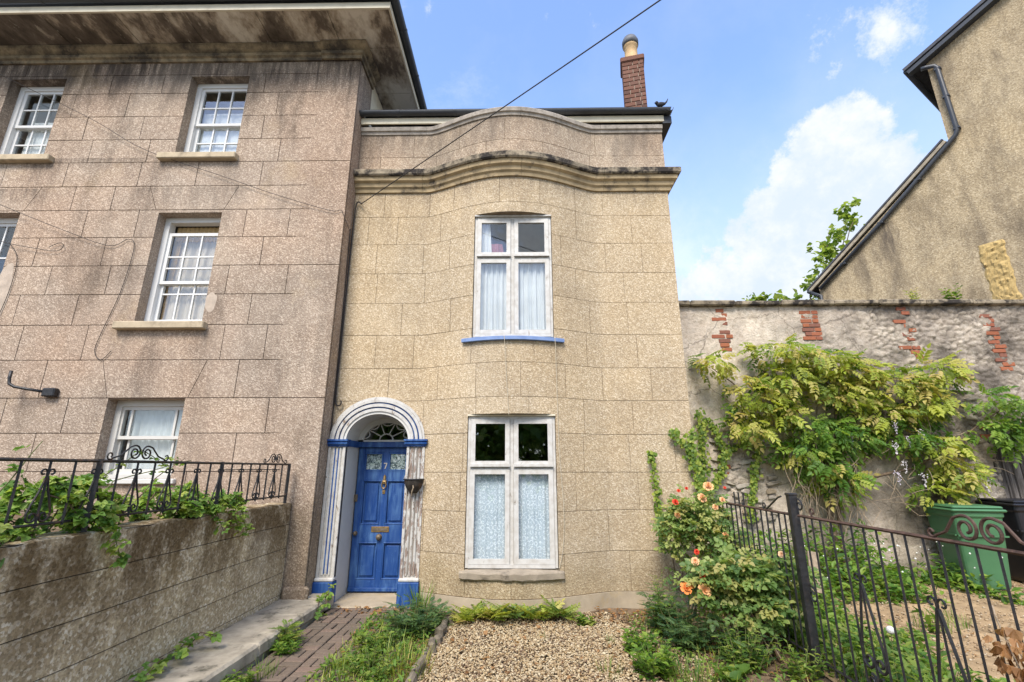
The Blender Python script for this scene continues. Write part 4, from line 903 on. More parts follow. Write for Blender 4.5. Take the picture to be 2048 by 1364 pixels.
def reg_gravel():
    x, y = rs(-.85, 1.75), rs(3.9, 6.38)
    if x < -.78 - (6.15 - y) * .05 or y > bow(x) - .03: return None, None
    if x > 1.15 + .25 * noise.noise(Vector((y * 2, 0, 0))) and random.random() < .75: return None, None
    if y > 5.9 and random.random() < .5: return None, None
    return x, y
tag(pebbles('gravel', 'gravel_stone', 19000, reg_gravel, (.007, .0145), -.022, 61), 'bed of pale golden gravel in front of the bowed window', 'gravel')
def reg_drive():
    x, y = rs(2.62, 7.5), rs(2.2, 7.8); return x, y
tag(pebbles('stone_chips', 'chip_stone', 9000, reg_drive, (.006, .016), -.02, 62, lambda x, y: .10 * max(0, min(1, (y - 5.4) / 1.8))), 'loose stone chips scattered over the bare earth drive beyond the gate', 'stones')
def reg_mix():
    x, y = rs(-.8, 1.4), rs(4.0, 6.3); return (x, y) if noise.noise(Vector((x * 2.5, y * 2.5, 8))) > -.05 else (None, None)
tag(pebbles('soil_crumbs', 'soil_crumb', 2600, reg_mix, (.004, .011), -.012, 64), 'dark earth and bark crumbs mixed through the gravel', 'soil')
def reg_bed():
    x, y = rs(-1.7, 2.5), rs(4.0, 6.4)
    if -.8 < x < 1.2 and y < 6: return None, None
    return x, y
tag(pebbles('soil_crumbs', 'soil_crumb', 5000, reg_bed, (.006, .014), -.03, 63), 'brown crumbs of soil and bark litter in the planting beds', 'soil')
# ------------------------------------------------------------------ ironwork
def spiral(c, r0, r1, turns, a0, U, V, n=22, sgn=1):
    c, U, V = Vector(c), Vector(U), Vector(V); P = []
    for i in range(n + 1):
        t = i / n; r = r0 + (r1 - r0) * t; a = a0 + sgn * turns * 2 * math.pi * t; P.append(c + U * (r * math.cos(a)) + V * (r * math.sin(a)))
    return P
UY, UZ = Vector((0, 1, 0)), Vector((0, 0, 1))
def bar(nm, mat, parent, p, q, r): return MB().tube([p, q], r, 4).build(nm, M[mat], parent)
def lyre(parent, X, y, ztop, zbot, w, r, mat, s=1.):
    """two straps leaving a collar and flaring down into scrolls either side of a bar"""
    for sg in (-1, 1):
        h = ztop - zbot; pts = [Vector((X, y + sg * .006, ztop)), Vector((X, y + sg * w * .35, ztop - h * .30)), Vector((X, y + sg * w * .80, ztop - h * .60)), Vector((X, y + sg * w, zbot + w * .85))]
        pts += spiral((X, y + sg * w * .48, zbot + w * .62), w * .52, w * .13, 1.15, R_(20) if sg > 0 else R_(160), UY, UZ, 18, -sg)
        MB().tube(pts, r, 5).build('scroll', M[mat], parent)
        c = (X, y + sg * .028, ztop + .025); MB().tube([Vector((X, y, ztop - .01))] + spiral(c, .024, .010, .9, R_(200) if sg > 0 else R_(-20), UY, UZ, 10, -sg), r * .9, 5).build('scroll', M[mat], parent)
def crest(parent, X, y, z, w, h, r, mat):
    """pair of back-to-back scrolls standing on the top rail"""
    for sg in (-1, 1):
        c = Vector((X, y + sg * h * .52, z + h * .50))
        pts = [Vector((X, y + sg * w, z + .012)), Vector((X, y + sg * w * .72, z + h * .30)), Vector((X, y + sg * h * .98, z + h * .86))]
        pts += spiral(c, h * .50, h * .14, 1.55, R_(60) if sg > 0 else R_(120), UY, UZ, 30, sg)
        MB().tube(pts, r, 6).build('crest_scroll', M[mat], parent)
        MB().tube([Vector((X, y + sg * w, z + .004))] + spiral((X, y + sg * (w + .02), z + .03), .028, .012, .8, R_(-120), UY, UZ, 10, sg), r * .9, 5).build('crest_scroll', M[mat], parent)
random.seed(71)
XR = -2.985
rl = thing('iron_railing', 'rusty scrolled iron railing along the top of the retaining wall', 'railing', (XR, 4, 1.26))
posts = [6.22, 4.80, 3.38, 1.96]
bar('top_rail', 'iron', rl, (XR, .6, 1.733), (XR, 6.24, 1.738), .011); bar('bottom_rail', 'iron', rl, (XR, .6, 1.345), (XR, 6.24, 1.352), .009)
bar('middle_rail', 'iron', rl, (XR, 4.80, 1.672), (XR, 5.98, 1.676), .005)
for y in posts: bar('post', 'iron', rl, (XR, y, 1.22), (XR, y + .004, 1.75), .022)
for a, b in zip(posts, posts[1:]):
    for k in range(1, 8):
        y = b + (a - b) * k / 8; bar('baluster', 'iron', rl, (XR, y, 1.33), (XR, y + rs(-.004, .004), 1.735), .0098)
        if k % 2 == 0: lyre(rl, XR, y, 1.635, 1.350, .076, .0068, 'iron')
    lyre(rl, XR, b, 1.635, 1.350, .076, .0068, 'iron')
for y, w in ((5.86, .23), (3.74, .26)): crest(rl, XR, y, 1.745, w, .115, .0065, 'iron')

XF = 2.55; ZF = 1.27
fe = thing('iron_fence', 'black iron bar fence running from the gatepost back to the house corner', 'fence', (XF, 5.4, 0))
bar('top_rail', 'iron_rust', fe, (XF, 4.66, ZF), (XF, 6.34, ZF + .012), .0125); bar('bottom_rail', 'iron_black', fe, (XF, 4.66, .12), (XF, 6.34, .12), .012)
y = 4.78; k = 0
while y < 6.32:
    top = ZF + (.15 if k in (7, 8, 9) else .0); bar('picket', 'iron_black', fe, (XF, y, .0), (XF + rs(-.003, .003), y, top), .0095); y += .117; k += 1
MB().tube([(XF, 5.12, ZF + .01), (XF, 4.86, ZF + .14), (XF, 4.80, ZF + .155)], .009, 5).build('scroll', M['iron_black'], fe)
for y in (5.15, 5.62): MB().tube([Vector((XF, y, ZF + .008))] + spiral((XF, y, ZF + .045), .035, .014, 1.1, R_(-90), UY, UZ, 14), .007, 5).build('scroll', M['iron_black'], fe)
po = thing('gate_post', 'thick black painted iron gatepost with scrolls between fence and gate', 'post', (XF, 4.62, 0))
MB().cbox(XF - .036, XF + .036, 4.585, 4.655, -.1, 1.455, .007).build('post_shaft', M['iron_black'], po)
MB().cbox(XF - .041, XF + .041, 4.58, 4.66, 1.44, 1.464, .006).build('post_cap', M['iron_black'], po)
for z, r in ((1.36, .055), (.62, .07)): MB().tube([Vector((XF + .03, 4.58, z + r))] + spiral((XF + .01, 4.55 - r * .3, z), r, .016, 1.2, R_(80), UY, UZ, 18), .008, 5).build('scroll', M['iron_black'], po)
ga = thing('iron_gate', 'black iron bar gate with rusty top rail and scrolls in front of the bins', 'gate', (XF, 3.4, 0))
bar('top_rail', 'iron_rust', ga, (XF, 2.0, ZF - .004), (XF, 4.55, ZF), .0125); bar('bottom_rail', 'iron_black', ga, (XF, 2.0, .12), (XF, 4.55, .12), .012)
ys = [4.46, 4.356, 4.243, 4.10, 3.98, 3.86, 3.729, 3.6, 3.454, 3.344, 3.2, 3.084, 2.965, 2.846, 2.716, 2.58, 2.46, 2.34, 2.22, 2.10]
for y in ys: bar('picket', 'iron_black', ga, (XF + rs(-.003, .003), y + rs(-.006, .006), .06), (XF, y, ZF - .004), .0092)
for yy, zt in ((3.86, .86), (3.2, .86)): 
    for sg in (-1, 1):
        pts = [Vector((XF, yy + sg * .008, zt)), Vector((XF, yy + sg * .055, zt - .20)), Vector((XF, yy + sg * .105, zt - .42)), Vector((XF, yy + sg * .112, zt - .50))]; pts += spiral((XF, yy + sg * .056, zt - .52), .056, .016, 1.2, R_(15) if sg > 0 else R_(165), UY, UZ, 18, -sg); MB().tube(pts, .010, 5).build('scroll', M['iron_black'], ga)
        MB().tube(spiral((XF, yy + sg * .056, zt - .66), .056, .016, 1.3, R_(90), UY, UZ, 18, sg), .010, 5).build('scroll', M['iron_black'], ga)
        MB().tube([Vector((XF, yy, zt - .01))] + spiral((XF, yy + sg * .04, zt + .03), .036, .014, .9, R_(200) if sg > 0 else R_(-20), UY, UZ, 12, -sg), .007, 5).build('scroll', M['iron_black'], ga)
crest(ga, XF, 2.80, ZF + .006, .30, .15, .009, 'iron_rust')
MB().tube([Vector((XF, 4.33, ZF + .008))] + spiral((XF, 4.33, ZF + .05), .038, .014, 1.1, R_(-90), UY, UZ, 14), .0075, 5).build('scroll', M['iron_rust'], ga)
pl = thing('timber_board', 'pale weathered board leaning behind the fence beside the gatepost', 'board', (3.4, 5.6, 0))
o = MB().cbox(-.06, .06, -.012, .012, 0, .42, .004).build('board', M['bark_pale'], None); attach(o, pl); o.matrix_basis = Matrix.Translation((3.30, 5.75, .36)) @ Matrix.Rotation(R_(10), 4, 'Y') @ Matrix.Rotation(R_(-12), 4, 'X')

# ------------------------------------------------------------------ wheelie bins
def wheelie(name, label, loc, rz, mat, h=1.06):
    e = thing(name, label, 'wheelie bin', loc, 'wheelie bins by the garden wall'); Tm = Matrix.Translation(loc) @ Matrix.Rotation(rz, 4, 'Z')
    def fin(o): attach(o, e); o.matrix_basis = Tm; return o
    bm = bmesh.new(); L_ = [(.0, .235, .26), (.05, .245, .27), (h * .62, .275, .325), (h * .64, .283, .335), (h - .16, .288, .345), (h - .13, .305, .365), (h - .075, .305, .365)]; rings = []
    for z, a, b in L_:
        r = []
        for sx, sy in ((-1, -1), (1, -1), (1, 1), (-1, 1)):
            for k in range(4):
                t = math.atan2(sy, sx) - math.pi / 4 + math.pi / 2 * k / 3; q = .05; r.append(bm.verts.new((sx * (a - q) + q * math.cos(t), sy * (b - q) + q * math.sin(t), z)))
        rings.append(r)
    for p, q in zip(rings, rings[1:]):
        for i in range(16): bm.faces.new((p[i], p[(i + 1) % 16], q[(i + 1) % 16], q[i]))
    bm.faces.new(list(reversed(rings[0]))); me = bpy.data.meshes.new('body'); bm.to_mesh(me); bm.free(); fin(link('body', me, M[mat]))
    mb = MB().cbox(-.325, .325, -.40, .37, h - .074, h - .035, .018).cbox(-.30, .30, -.375, .35, h - .036, h + .005, .03); fin(mb.build('lid', M[mat]))
    fin(MB().tube([(-.26, .40, h - .06), (.26, .40, h - .06)], .018, 8).build('handle', M[mat])); fin(MB().box(-.30, -.27, -.29, .30, h * .625, h * .645).build('moulded_rib', M[mat])); fin(MB().box(-.29, .29, -.352, -.335, h * .625, h * .645).build('moulded_rib', M[mat]))
    for s in (-1, 1):
        w = MB().lathe([(0, -.02), (.07, -.02), (.095, -.025), (.10, 0), (.095, .025), (.07, .02), (0, .02)], 18); w.v = [(s * .25 + z, .25 + x, .10 + y) for x, y, z in w.v]; fin(w.build('wheel', M['black_plastic']))
    return e
wheelie('wheelie_bin', 'green plastic wheelie bin standing against the garden wall behind the gate', (6.48, 7.32, .115), R_(-13), 'green_plastic')
wheelie('wheelie_bin', 'black plastic wheelie bin half hidden behind the green one at the right edge', (7.50, 7.50, .115), R_(-10), 'black_plastic', 1.12)

# ------------------------------------------------------------------ cables, bracket, basket
def cable(name, label, pts, r, mat='cable', cat='cable', n=5, sub=6):
    P = []; pts = [Vector(p) for p in pts]
    for i in range(len(pts) - 1):
        p0, p1, p2, p3 = pts[max(i - 1, 0)], pts[i], pts[i + 1], pts[min(i + 2, len(pts) - 1)]
        for k in range(sub):
            t = k / sub; P.append(.5 * ((2 * p1) + (p2 - p0) * t + (2 * p0 - 5 * p1 + 4 * p2 - p3) * t * t + (3 * p1 - p0 - 3 * p2 + p3) * t ** 3))
    P.append(pts[-1]); return tag(MB().tube(P, r, n).build(name, M[mat], None, True), label, cat)
A = Vector((-2.54, 6.64, 5.82)); Q = Vector((1.35, 3.40, 5.95)); d = Q - A
cable('overhead_wire', 'dark overhead wire slanting across the sky from the house corner', [A + d * t + Vector((0, 0, -.10 * math.sin(math.pi * min(1, t / 3.2)))) + Vector((0, 0, .10 * math.sin(math.pi / 3.2)) ) * t for t in (0, .33, .66, 1, 1.6, 2.4, 3.2)], .0075)
cable('corner_cable', 'bundle of dark cables clipped down the inner corner between the houses', [(-2.53, 6.64, 5.82), (-2.58, 6.645, 5.86), (-2.62, 6.65, 5.80), (-2.635, 6.66, 5.4), (-2.64, 6.66, 4.4), (-2.64, 6.66, 3.4), (-2.638, 6.655, 2.70), (-2.62, 6.65, 2.58), (-2.57, 6.64, 2.56), (-2.545, 6.64, 2.60), (-2.56, 6.645, 2.63)], .011)
cable('thin_cable', 'second thin cable running down the inner corner to the door arch', [(-2.655, 6.60, 5.35), (-2.655, 6.64, 4.2), (-2.655, 6.65, 3.0), (-2.655, 6.64, 2.2)], .007)
cable('wall_wire', 'thin wire sagging across the left house from the eaves to its corner', [(-10.3, 6.2, 9.0), (-8.80, 6.24, 8.14), (-7.02, 6.27, 7.23), (-5.98, 6.29, 6.62), (-4.69, 6.30, 6.14), (-3.68, 6.30, 5.76), (-2.88, 6.31, 5.51), (-2.72, 6.32, 5.52), (-2.65, 6.34, 5.38), (-2.64, 6.5, 5.30)], .0045)
cable('wall_wire', 'thin wire dropping past the middle floor window to a loop on the left house', [(-8.05, 6.25, 5.64), (-7.0, 6.28, 5.22), (-6.20, 6.31, 4.94), (-5.92, 6.32, 5.05), (-5.80, 6.32, 4.9), (-5.85, 6.325, 4.2), (-5.98, 6.325, 3.6), (-6.02, 6.325, 3.3), (-5.90, 6.325, 3.17), (-5.78, 6.325, 3.30)], .0045)
cable('wall_wire', 'thin wire with a dark splice hanging at the far left of the left house', [(-9.3, 6.2, 5.6), (-8.0, 6.28, 5.06), (-7.2, 6.3, 4.88), (-6.95, 6.31, 4.86), (-6.88, 6.31, 4.94), (-6.95, 6.31, 4.99), (-7.1, 6.31, 4.92)], .0045)
cable('wall_wire', 'thin wire hanging in a long loop beside the left edge window', [(-7.75, 6.31, 5.02), (-7.55, 6.32, 4.75), (-7.52, 6.325, 4.3), (-7.58, 6.325, 3.8), (-7.75, 6.325, 3.4), (-7.95, 6.325, 3.0)], .0045)
cable('hanging_string', 'pale cord hanging from the blue sill down to the lower window head', [(-.20, 6.2, 3.47), (-.19, 6.20, 3.40), (-.17, 6.235, 3.0), (-.14, 6.24, 2.5), (-.13, 6.24, 2.38)], .004, 'cord', 'cord')
cable('hanging_string', 'pale cord trailing down the wall right of the ground floor window', [(.50, 6.34, 3.47), (.52, 6.325, 3.40), (.53, 6.365, 2.6), (.54, 6.37, 1.9), (.58, 6.385, 1.2), (.56, 6.38, .75), (.50, 6.36, .47)], .004, 'cord', 'cord')
br = thing('iron_bracket', 'black bent iron lamp bracket on the left house wall', 'bracket', (-6.45, 6.3, 2.7))
MB().tube([(-6.95, 6.16, 2.98), (-6.95, 6.16, 2.88), (-6.93, 6.16, 2.80), (-6.86, 6.17, 2.76), (-6.72, 6.2, 2.735), (-6.55, 6.26, 2.71)], .020, 8).build('arm', M['iron_black'], br, True); MB().cbox(-6.56, -6.38, 6.25, 6.336, 2.64, 2.76, .015).build('wall_plate', M['iron_black'], br)
hb = thing('wall_basket', 'dark half round planter basket fixed to the right pilaster of the door', 'planter', (-1.43, 6.55, 1.45))
mb = MB(); n = 14; L_ = [(.135, 1.545), (.128, 1.50), (.105, 1.44), (.06, 1.385), (.05, 1.365)]; vs = []
for r, z in L_:
    for i in range(n + 1): a = math.pi + math.pi * i / n; vs.append((-1.43 + r * math.cos(a), 6.615 + r * 1.15 * math.sin(a), z))
mb.add(vs, [(j * (n + 1) + i, j * (n + 1) + i + 1, (j + 1) * (n + 1) + i + 1, (j + 1) * (n + 1) + i) for j in range(4) for i in range(n)] + [tuple(4 * (n + 1) + i for i in range(n + 1))]); mb.build('bowl', M['basket'], hb, True)
MB().tube([(-1.43 + .138 * math.cos(math.pi + math.pi * i / 14), 6.615 + .158 * math.sin(math.pi + math.pi * i / 14), 1.547) for i in range(15)], .009, 6).build('rim', M['iron_black'], hb)
mb = MB(); vs = [(-1.43, 6.54, 1.53)] + [(-1.43 + .12 * math.cos(math.pi + math.pi * i / 14), 6.61 + .14 * math.sin(math.pi + math.pi * i / 14), 1.515) for i in range(15)]; mb.add(vs, [(0, i, i + 1) for i in range(1, 15)]); mb.build('compost', M['soil'], hb)
MB().tube([(-1.56, 6.56, 1.545), (-1.545, 6.60, 1.62), (-1.50, 6.63, 1.74)], .003, 4).build('string', M['cord'], hb)
MB().tube([(-1.41, 6.465, 1.47), (-1.40, 6.45, 1.44), (-1.42, 6.46, 1.39), (-1.425, 6.48, 1.34)], .008, 5).build('dead_stem', M['bark_pale'], hb)
bd = thing('small_bird', 'small dark bird with raised tail perched at the right end of the gutter', 'bird', (2.42, 6.52, 7.58))
bm = bmesh.new(); bmesh.ops.create_uvsphere(bm, u_segments=14, v_segments=10, radius=1)
for v in bm.verts:
    x, y, z = v.co; k = 1 - .35 * max(0, x); v.co = Vector((2.42 + x * .085, 6.53 + y * .042 * k, 7.60 + z * .042 * k + .02 * x * (x > 0)))
me = bpy.data.meshes.new('body'); bm.to_mesh(me); bm.free(); link('body', me, M['bird'], bd, True)
bm = bmesh.new(); bmesh.ops.create_uvsphere(bm, u_segments=10, v_segments=8, radius=.03); bmesh.ops.translate(bm, verts=bm.verts, vec=(2.345, 6.52, 7.625)); me = bpy.data.meshes.new('head'); bm.to_mesh(me); bm.free(); link('head', me, M['bird'], bd, True)
MB().tube([(2.48, 6.53, 7.615), (2.52, 6.53, 7.66), (2.545, 6.53, 7.72)], [.02, .012, .005], 6).build('tail', M['bird'], bd); MB().tube([(2.318, 6.518, 7.625), (2.295, 6.515, 7.62)], [.007, .002], 5).build('beak', M['bird'], bd)
for x in (2.40, 2.43): MB().tube([(x, 6.53, 7.57), (x, 6.50, 7.515)], .004, 4).build('leg', M['bird'], bd)
# ------------------------------------------------------------------ leaf templates (y along the leaf, z its face)
def leaflet(l, w, fold=.18, droop=.15, off=(0, 0, 0), ang=0, wide=.45):
    h = w * fold * 2; vs = [(0, 0, 0), (-w * .8, l * (wide - .2), h), (-w, l * wide, h), (-w * .55, l * .78, h * .5 - droop * l * .4), (0, l, -droop * l), (w * .55, l * .78, h * .5 - droop * l * .4), (w, l * wide, h), (w * .8, l * (wide - .2), h), (0, l * .5, -droop * l * .2)]
    fs = [(0, 8, 2, 1), (8, 4, 3, 2), (0, 7, 6, 8), (8, 6, 5, 4)]; c, s = math.cos(ang), math.sin(ang)
    return [(off[0] + x * c - y * s, off[1] + x * s + y * c, off[2] + z) for x, y, z in vs], fs
def merge(parts):
    V, F_ = [], []
    for v, f in parts: F_ += [tuple(i + len(V) for i in q) for q in f]; V += v
    return V, F_
def pinnate(L, pairs, ll, lw, droop=.35):
    P = []
    for k in range(pairs):
        y = L * (.22 + .70 * k / pairs); z = -droop * L * (y / L) ** 2; sc = 1 - .25 * abs(k / pairs - .35)
        for s in (-1, 1): P.append(leaflet(ll * sc, lw * sc, .15, .3, (0, y, z), s * -R_(58 + rs(-10, 10))))
    P.append(leaflet(ll, lw, .15, .3, (0, L * .92, -droop * L * .85), 0)); return merge(P)
def palmate(ll, lw, n=3, spread=55): return merge([leaflet(ll * (1 if k == n // 2 else .86), lw, .2, .18, (0, .25 * ll, 0), R_((k - n // 2) * spread)) for k in range(n)])
def blade(h, w, lean): return [(-w, 0, 0), (w, 0, 0), (w * .8, lean * .35, h * .5), (-w * .8, lean * .35, h * .5), (0, lean, h)], [(0, 1, 2, 3), (3, 2, 4)]
random.seed(81)
T_PIN = pinnate(.25, 4, .092, .025, .28); T_TRI = palmate(.062, .030, 3, 72); T_ONE = leaflet(1, .42); T_NARROW = leaflet(1, .2); T_IVY = leaflet(1, .5, .1, .1, wide=.35); T_FERN = pinnate(1, 8, .26, .05, .25)
T_ROSE = merge([leaflet(.045, .018, .2, .15, (0, .09, 0), 0)] + [leaflet(.04, .016, .2, .15, (0, y, 0), s * -R_(62)) for y in (.035, .07) for s in (-1, 1)])
def tmesh(name, T, mat): 
    me = bpy.data.meshes.new(name); me.from_pydata(T[0], [], T[1]); me.update(); me.materials.append(M[mat]); return me
def mass(name, T, tr, mat, parent):
    """tr: list of (pos, dir, up, scale, roll)"""
    Ms = [np.array(basis(d, u, r)) * s for p, d, u, s, r in tr]; return stuff(link(name, inst_mesh(name, T[0], T[1], Ms, [tuple(p) for p, *_ in tr], [random.random() for _ in tr]), M[mat], parent))
def singles(name, me, tr, parent):
    for p, d, u, s, r in tr:
        o = bpy.data.objects.new(name, me); C.objects.link(o); attach(o, parent); o.matrix_basis = Matrix.Translation(p) @ basis(d, u, r).to_4x4() @ Matrix.Scale(s, 4)

# ------------------------------------------------------------------ wisteria on the garden wall
random.seed(82)
wi = thing('wisteria', 'large yellow green wisteria spreading over the garden wall above the gate', 'climbing plant', (4.75, 7.7, 0))
CLW = [(3.27, 3.39, .26, .22), (4.38, 3.6, .5, .22), (5.01, 3.43, .58, .26), (3.94, 2.84, .49, .37), (4.46, 3.09, .49, .38), (5.47, 3.26, .49, .3), (5.31, 2.84, .56, .25), (6.15, 3.0, .65, .33), (6.58, 2.76, .4, .37), (6.85, 3.21, .36, .24), (3.71, 2.36, .32, .22), (4.21, 2.52, .32, .18), (4.81, 2.28, .47, .28), (5.27, 2.2, .43, .28), (4.73, 1.82, .39, .23), (4.98, 1.52, .35, .3), (4.44, 1.97, .31, .23), (6.13, 2.2, .35, .28), (5.89, 2.52, .4, .24), (6.63, 1.97, .31, .31), (6.84, 1.59, .31, .3), (6.39, 1.3, .23, .22), (7.69, 2.76, .28, .2), (7.56, 2.28, .31, .2), (8.02, 2.51, .2, .32), (7.83, 2.12, .19, .16)]
front, back, green = [], [], []
for i, (x, z, rx, rz) in enumerate(CLW):
    n = int(78 * rx * rz / .12) + 8
    for _ in range(min(n, 250)):
        a, r = rs(0, 6.28), math.sqrt(random.random()); u, v = r * math.cos(a), r * math.sin(a); dep = (.12 + .50 * (1 - r * r)) * random.random() ** .6
        p = Vector((x + u * rx * .95, WY - .05 - dep, z + v * rz * .85)); d = Vector((u * .9 + rs(-.9, .9), -rs(.2, .8), -rs(-.1, .75) + .4 * v)); t = (p, d, Vector((rs(-.3, .3), -.8, 1)), rs(.45, 1.15), rs(-.8, .8))
        (green if i in (12, 13, 17, 22, 23, 24, 25) or (i in (14, 15, 16) and random.random() < .6) else front if dep > .16 else back).append(t)
random.shuffle(front)
singles('leaf', tmesh('leaf', T_PIN, 'leaf_wi'), front[:300], wi)
mass('foliage', T_PIN, front[300:] + back[::2], 'mass_wi', wi); mass('green_foliage', T_PIN, green + back[1::2], 'mass_wg', wi)  # half the back leaves take darker green: interior shade put into leaf colour
def vine(pts, r0, r1, mat='bark', parent=wi, nm='stem', wob=.03):
    P = []; pts = [Vector(p) for p in pts]
    for i in range(len(pts) - 1):
        for k in range(5): t = k / 5; q = pts[i].lerp(pts[i + 1], t); P.append(q + Vector((noise.noise(q * 4), .6 * noise.noise(q * 4 + Vector((5, 0, 0))), noise.noise(q * 4 + Vector((0, 5, 0))))) * wob)
    P.append(pts[-1]); n = len(P); return MB().tube(P, [r0 + (r1 - r0) * i / (n - 1) for i in range(n)], 6).build(nm, M[mat], parent, True)
for pts, a, b in ((((4.75, 7.66, .0), (4.80, 7.68, .9), (4.85, 7.75, 1.9), (4.5, 7.78, 2.5), (4.25, 7.8, 3.1), (4.1, 7.8, 3.4)), .05, .02), (((4.85, 7.66, .0), (4.95, 7.7, 1.2), (5.1, 7.74, 2.0), (5.3, 7.78, 2.9), (5.0, 7.8, 3.3)), .035, .012),
                  (((4.8, 7.7, 1.2), (5.6, 7.72, 1.9), (6.2, 7.74, 2.6), (6.6, 7.78, 3.0)), .03, .01), (((5.0, 7.7, 1.4), (6.2, 7.7, 1.7), (6.9, 7.74, 2.0), (7.5, 7.76, 2.4), (7.9, 7.76, 2.6)), .025, .008), (((4.5, 7.78, 2.5), (3.8, 7.8, 2.9), (3.3, 7.82, 3.35)), .02, .008), (((6.2, 7.74, 2.6), (6.7, 7.7, 2.0), (6.9, 7.7, 1.4)), .015, .006)): vine(pts, a, b)
for _ in range(60):
    x, z = rs(4.2, 5.3), rs(1.0, 2.2); p = Vector((x, 7.72 - rs(0, .22), z)); vine([p, p + Vector((rs(-.25, .25), rs(-.1, .08), -rs(.2, .6))), p + Vector((rs(-.4, .4), rs(-.1, .05), -rs(.6, 1.0)))], .006, .003, 'bark_pale', wi, 'hanging_stem', .05)
for _ in range(26):
    x, z = rs(5.6, 7.4), rs(1.3, 2.7); p = Vector((x, 7.74 - rs(0, .15), z)); vine([p, p + Vector((rs(-.5, .5), rs(-.1, .05), rs(-.5, .3))), p + Vector((rs(-.9, .9), rs(-.15, .05), rs(-.8, .2)))], .006, .003, 'bark_pale', wi, 'hanging_stem', .06)
FLO = [(5.87, 2.41), (6.04, 2.18), (6.25, 2.28), (5.14, 2.18), (5.88, 1.81), (6.13, 1.62), (7.05, 1.55), (5.8, 2.1), (5.75, 1.65)]
bm = bmesh.new(); bmesh.ops.create_icosphere(bm, subdivisions=1, radius=1); bm.verts.index_update(); ICO = ([v.co[:] for v in bm.verts], [[v.index for v in f.verts] for f in bm.faces]); bm.free()
for i, (x, z) in enumerate(FLO):
    tr = []
    for k in range(34):
        t = random.random(); tr.append((Vector((x, 7.42, z)) + Vector((rs(-1, 1), rs(-1, 1), 0)) * .045 * (1.1 - t) - Vector((0, 0, t * .20)), rdir(), (0, 0, 1), rs(.005, .011), 0))
    mass('flower_raceme', ICO, tr, 'wist_flower', wi)

# ------------------------------------------------------------------ ivy
def ivy(name, label, branches, size=.05, dens=330, mat='iv', y_out=.085, grp='ivy climbing the walls'):
    e = thing(name, label, 'ivy', branches[0][0][:2] + (0,), grp); tr = []
    for br_ in branches:
        pts, w = br_[0:-1], br_[-1]; pts = [Vector(p) for p in pts]; vine(pts, .008, .004, 'bark', e, 'stem', .01)
        for a, b in zip(pts, pts[1:]):
            n = int((b - a).length * dens * w / .1)
            for _ in range(n):
                p = a.lerp(b, random.random()) + Vector((random.gauss(0, w * .45), -rs(.005, y_out), random.gauss(0, w * .3))); up = Vector((rs(-.7, .7), -1, rs(-.3, .9)))
                tr.append((p, Vector((rs(-.8, .8), -.15, -rs(.3, 1))), up, size * rs(.6, 1.2), 0))
    mass('foliage', T_IVY, tr, 'mass_' + mat, e); return e
random.seed(83)
ivy('ivy', 'branching light green ivy where the house meets the garden wall', [[(2.50, 6.66, .95), (2.44, 6.65, 1.55), (2.38, 6.645, 1.85), (2.25, 6.645, 2.05), (2.14, 6.645, 2.22), .085], [(2.40, 6.645, 1.75), (2.38, 6.645, 2.05), (2.43, 6.645, 2.25), .06],
    [(2.86, 7.82, 1.1), (2.92, 7.82, 1.5), (2.98, 7.82, 2.0), (3.0, 7.82, 2.35), (2.98, 7.82, 2.62), .085], [(2.95, 7.82, 1.3), (3.22, 7.82, 1.6), (3.34, 7.82, 1.95), (3.24, 7.82, 2.25), (3.10, 7.82, 2.50), .08], [(3.22, 7.82, 1.85), (3.5, 7.82, 2.02), (3.80, 7.82, 2.14), .06]])
ivy('ivy', 'narrow upright strand of ivy on the garden wall above the fence', [[(3.62, 7.82, .9), (3.66, 7.82, 1.2), (3.76, 7.82, 1.6), (3.90, 7.82, 2.08), .075]])
ivy('ivy', 'thin strand of ivy climbing the tan house wall left of the roses', [[(1.88, 6.64, .75), (1.86, 6.64, 1.22), (1.85, 6.64, 1.5), (1.82, 6.64, 1.92), .06]], .045)

# ------------------------------------------------------------------ roses
def rose_flower(parent, c, r, mat):
    mb = MB(); c = Vector(c); ax = (Vector((rs(-.3, .3), -1, rs(.2, .8)))).normalized(); B = basis(ax)
    for ringi, (rr, tilt, n) in enumerate(((.28, 1.25, 4), (.60, .85, 5), (1.0, .42, 6))):
        for k in range(n):
            a = 2 * math.pi * (k + ringi * .4) / n; q = []
            for v in range(4):
                t = v / 3; out = rr * r * (t ** .8); up = r * (.15 + math.sin(tilt) * t * .75 - .22 * t * t * (ringi == 2)); wd = r * (.30 + .35 * math.sin(math.pi * min(1, t * .75))) * (.6 + .4 * rr)
                for s in (-1, 0, 1): aa = a + s * wd / max(.35 * r, out + .25 * r) * .8; q.append(c + B @ Vector((math.cos(aa) * out, up + (.05 * r if s else 0), math.sin(aa) * out)))
            mb.add(q, [(3 * v + s, 3 * v + s + 1, 3 * v + s + 4, 3 * v + s + 3) for v in range(3) for s in (0, 1)])
    return link('flower', flatmesh(mb, 'flower'), M[mat], parent, True)
me_rose = tmesh('leaf', T_ROSE, 'leaf_ro')
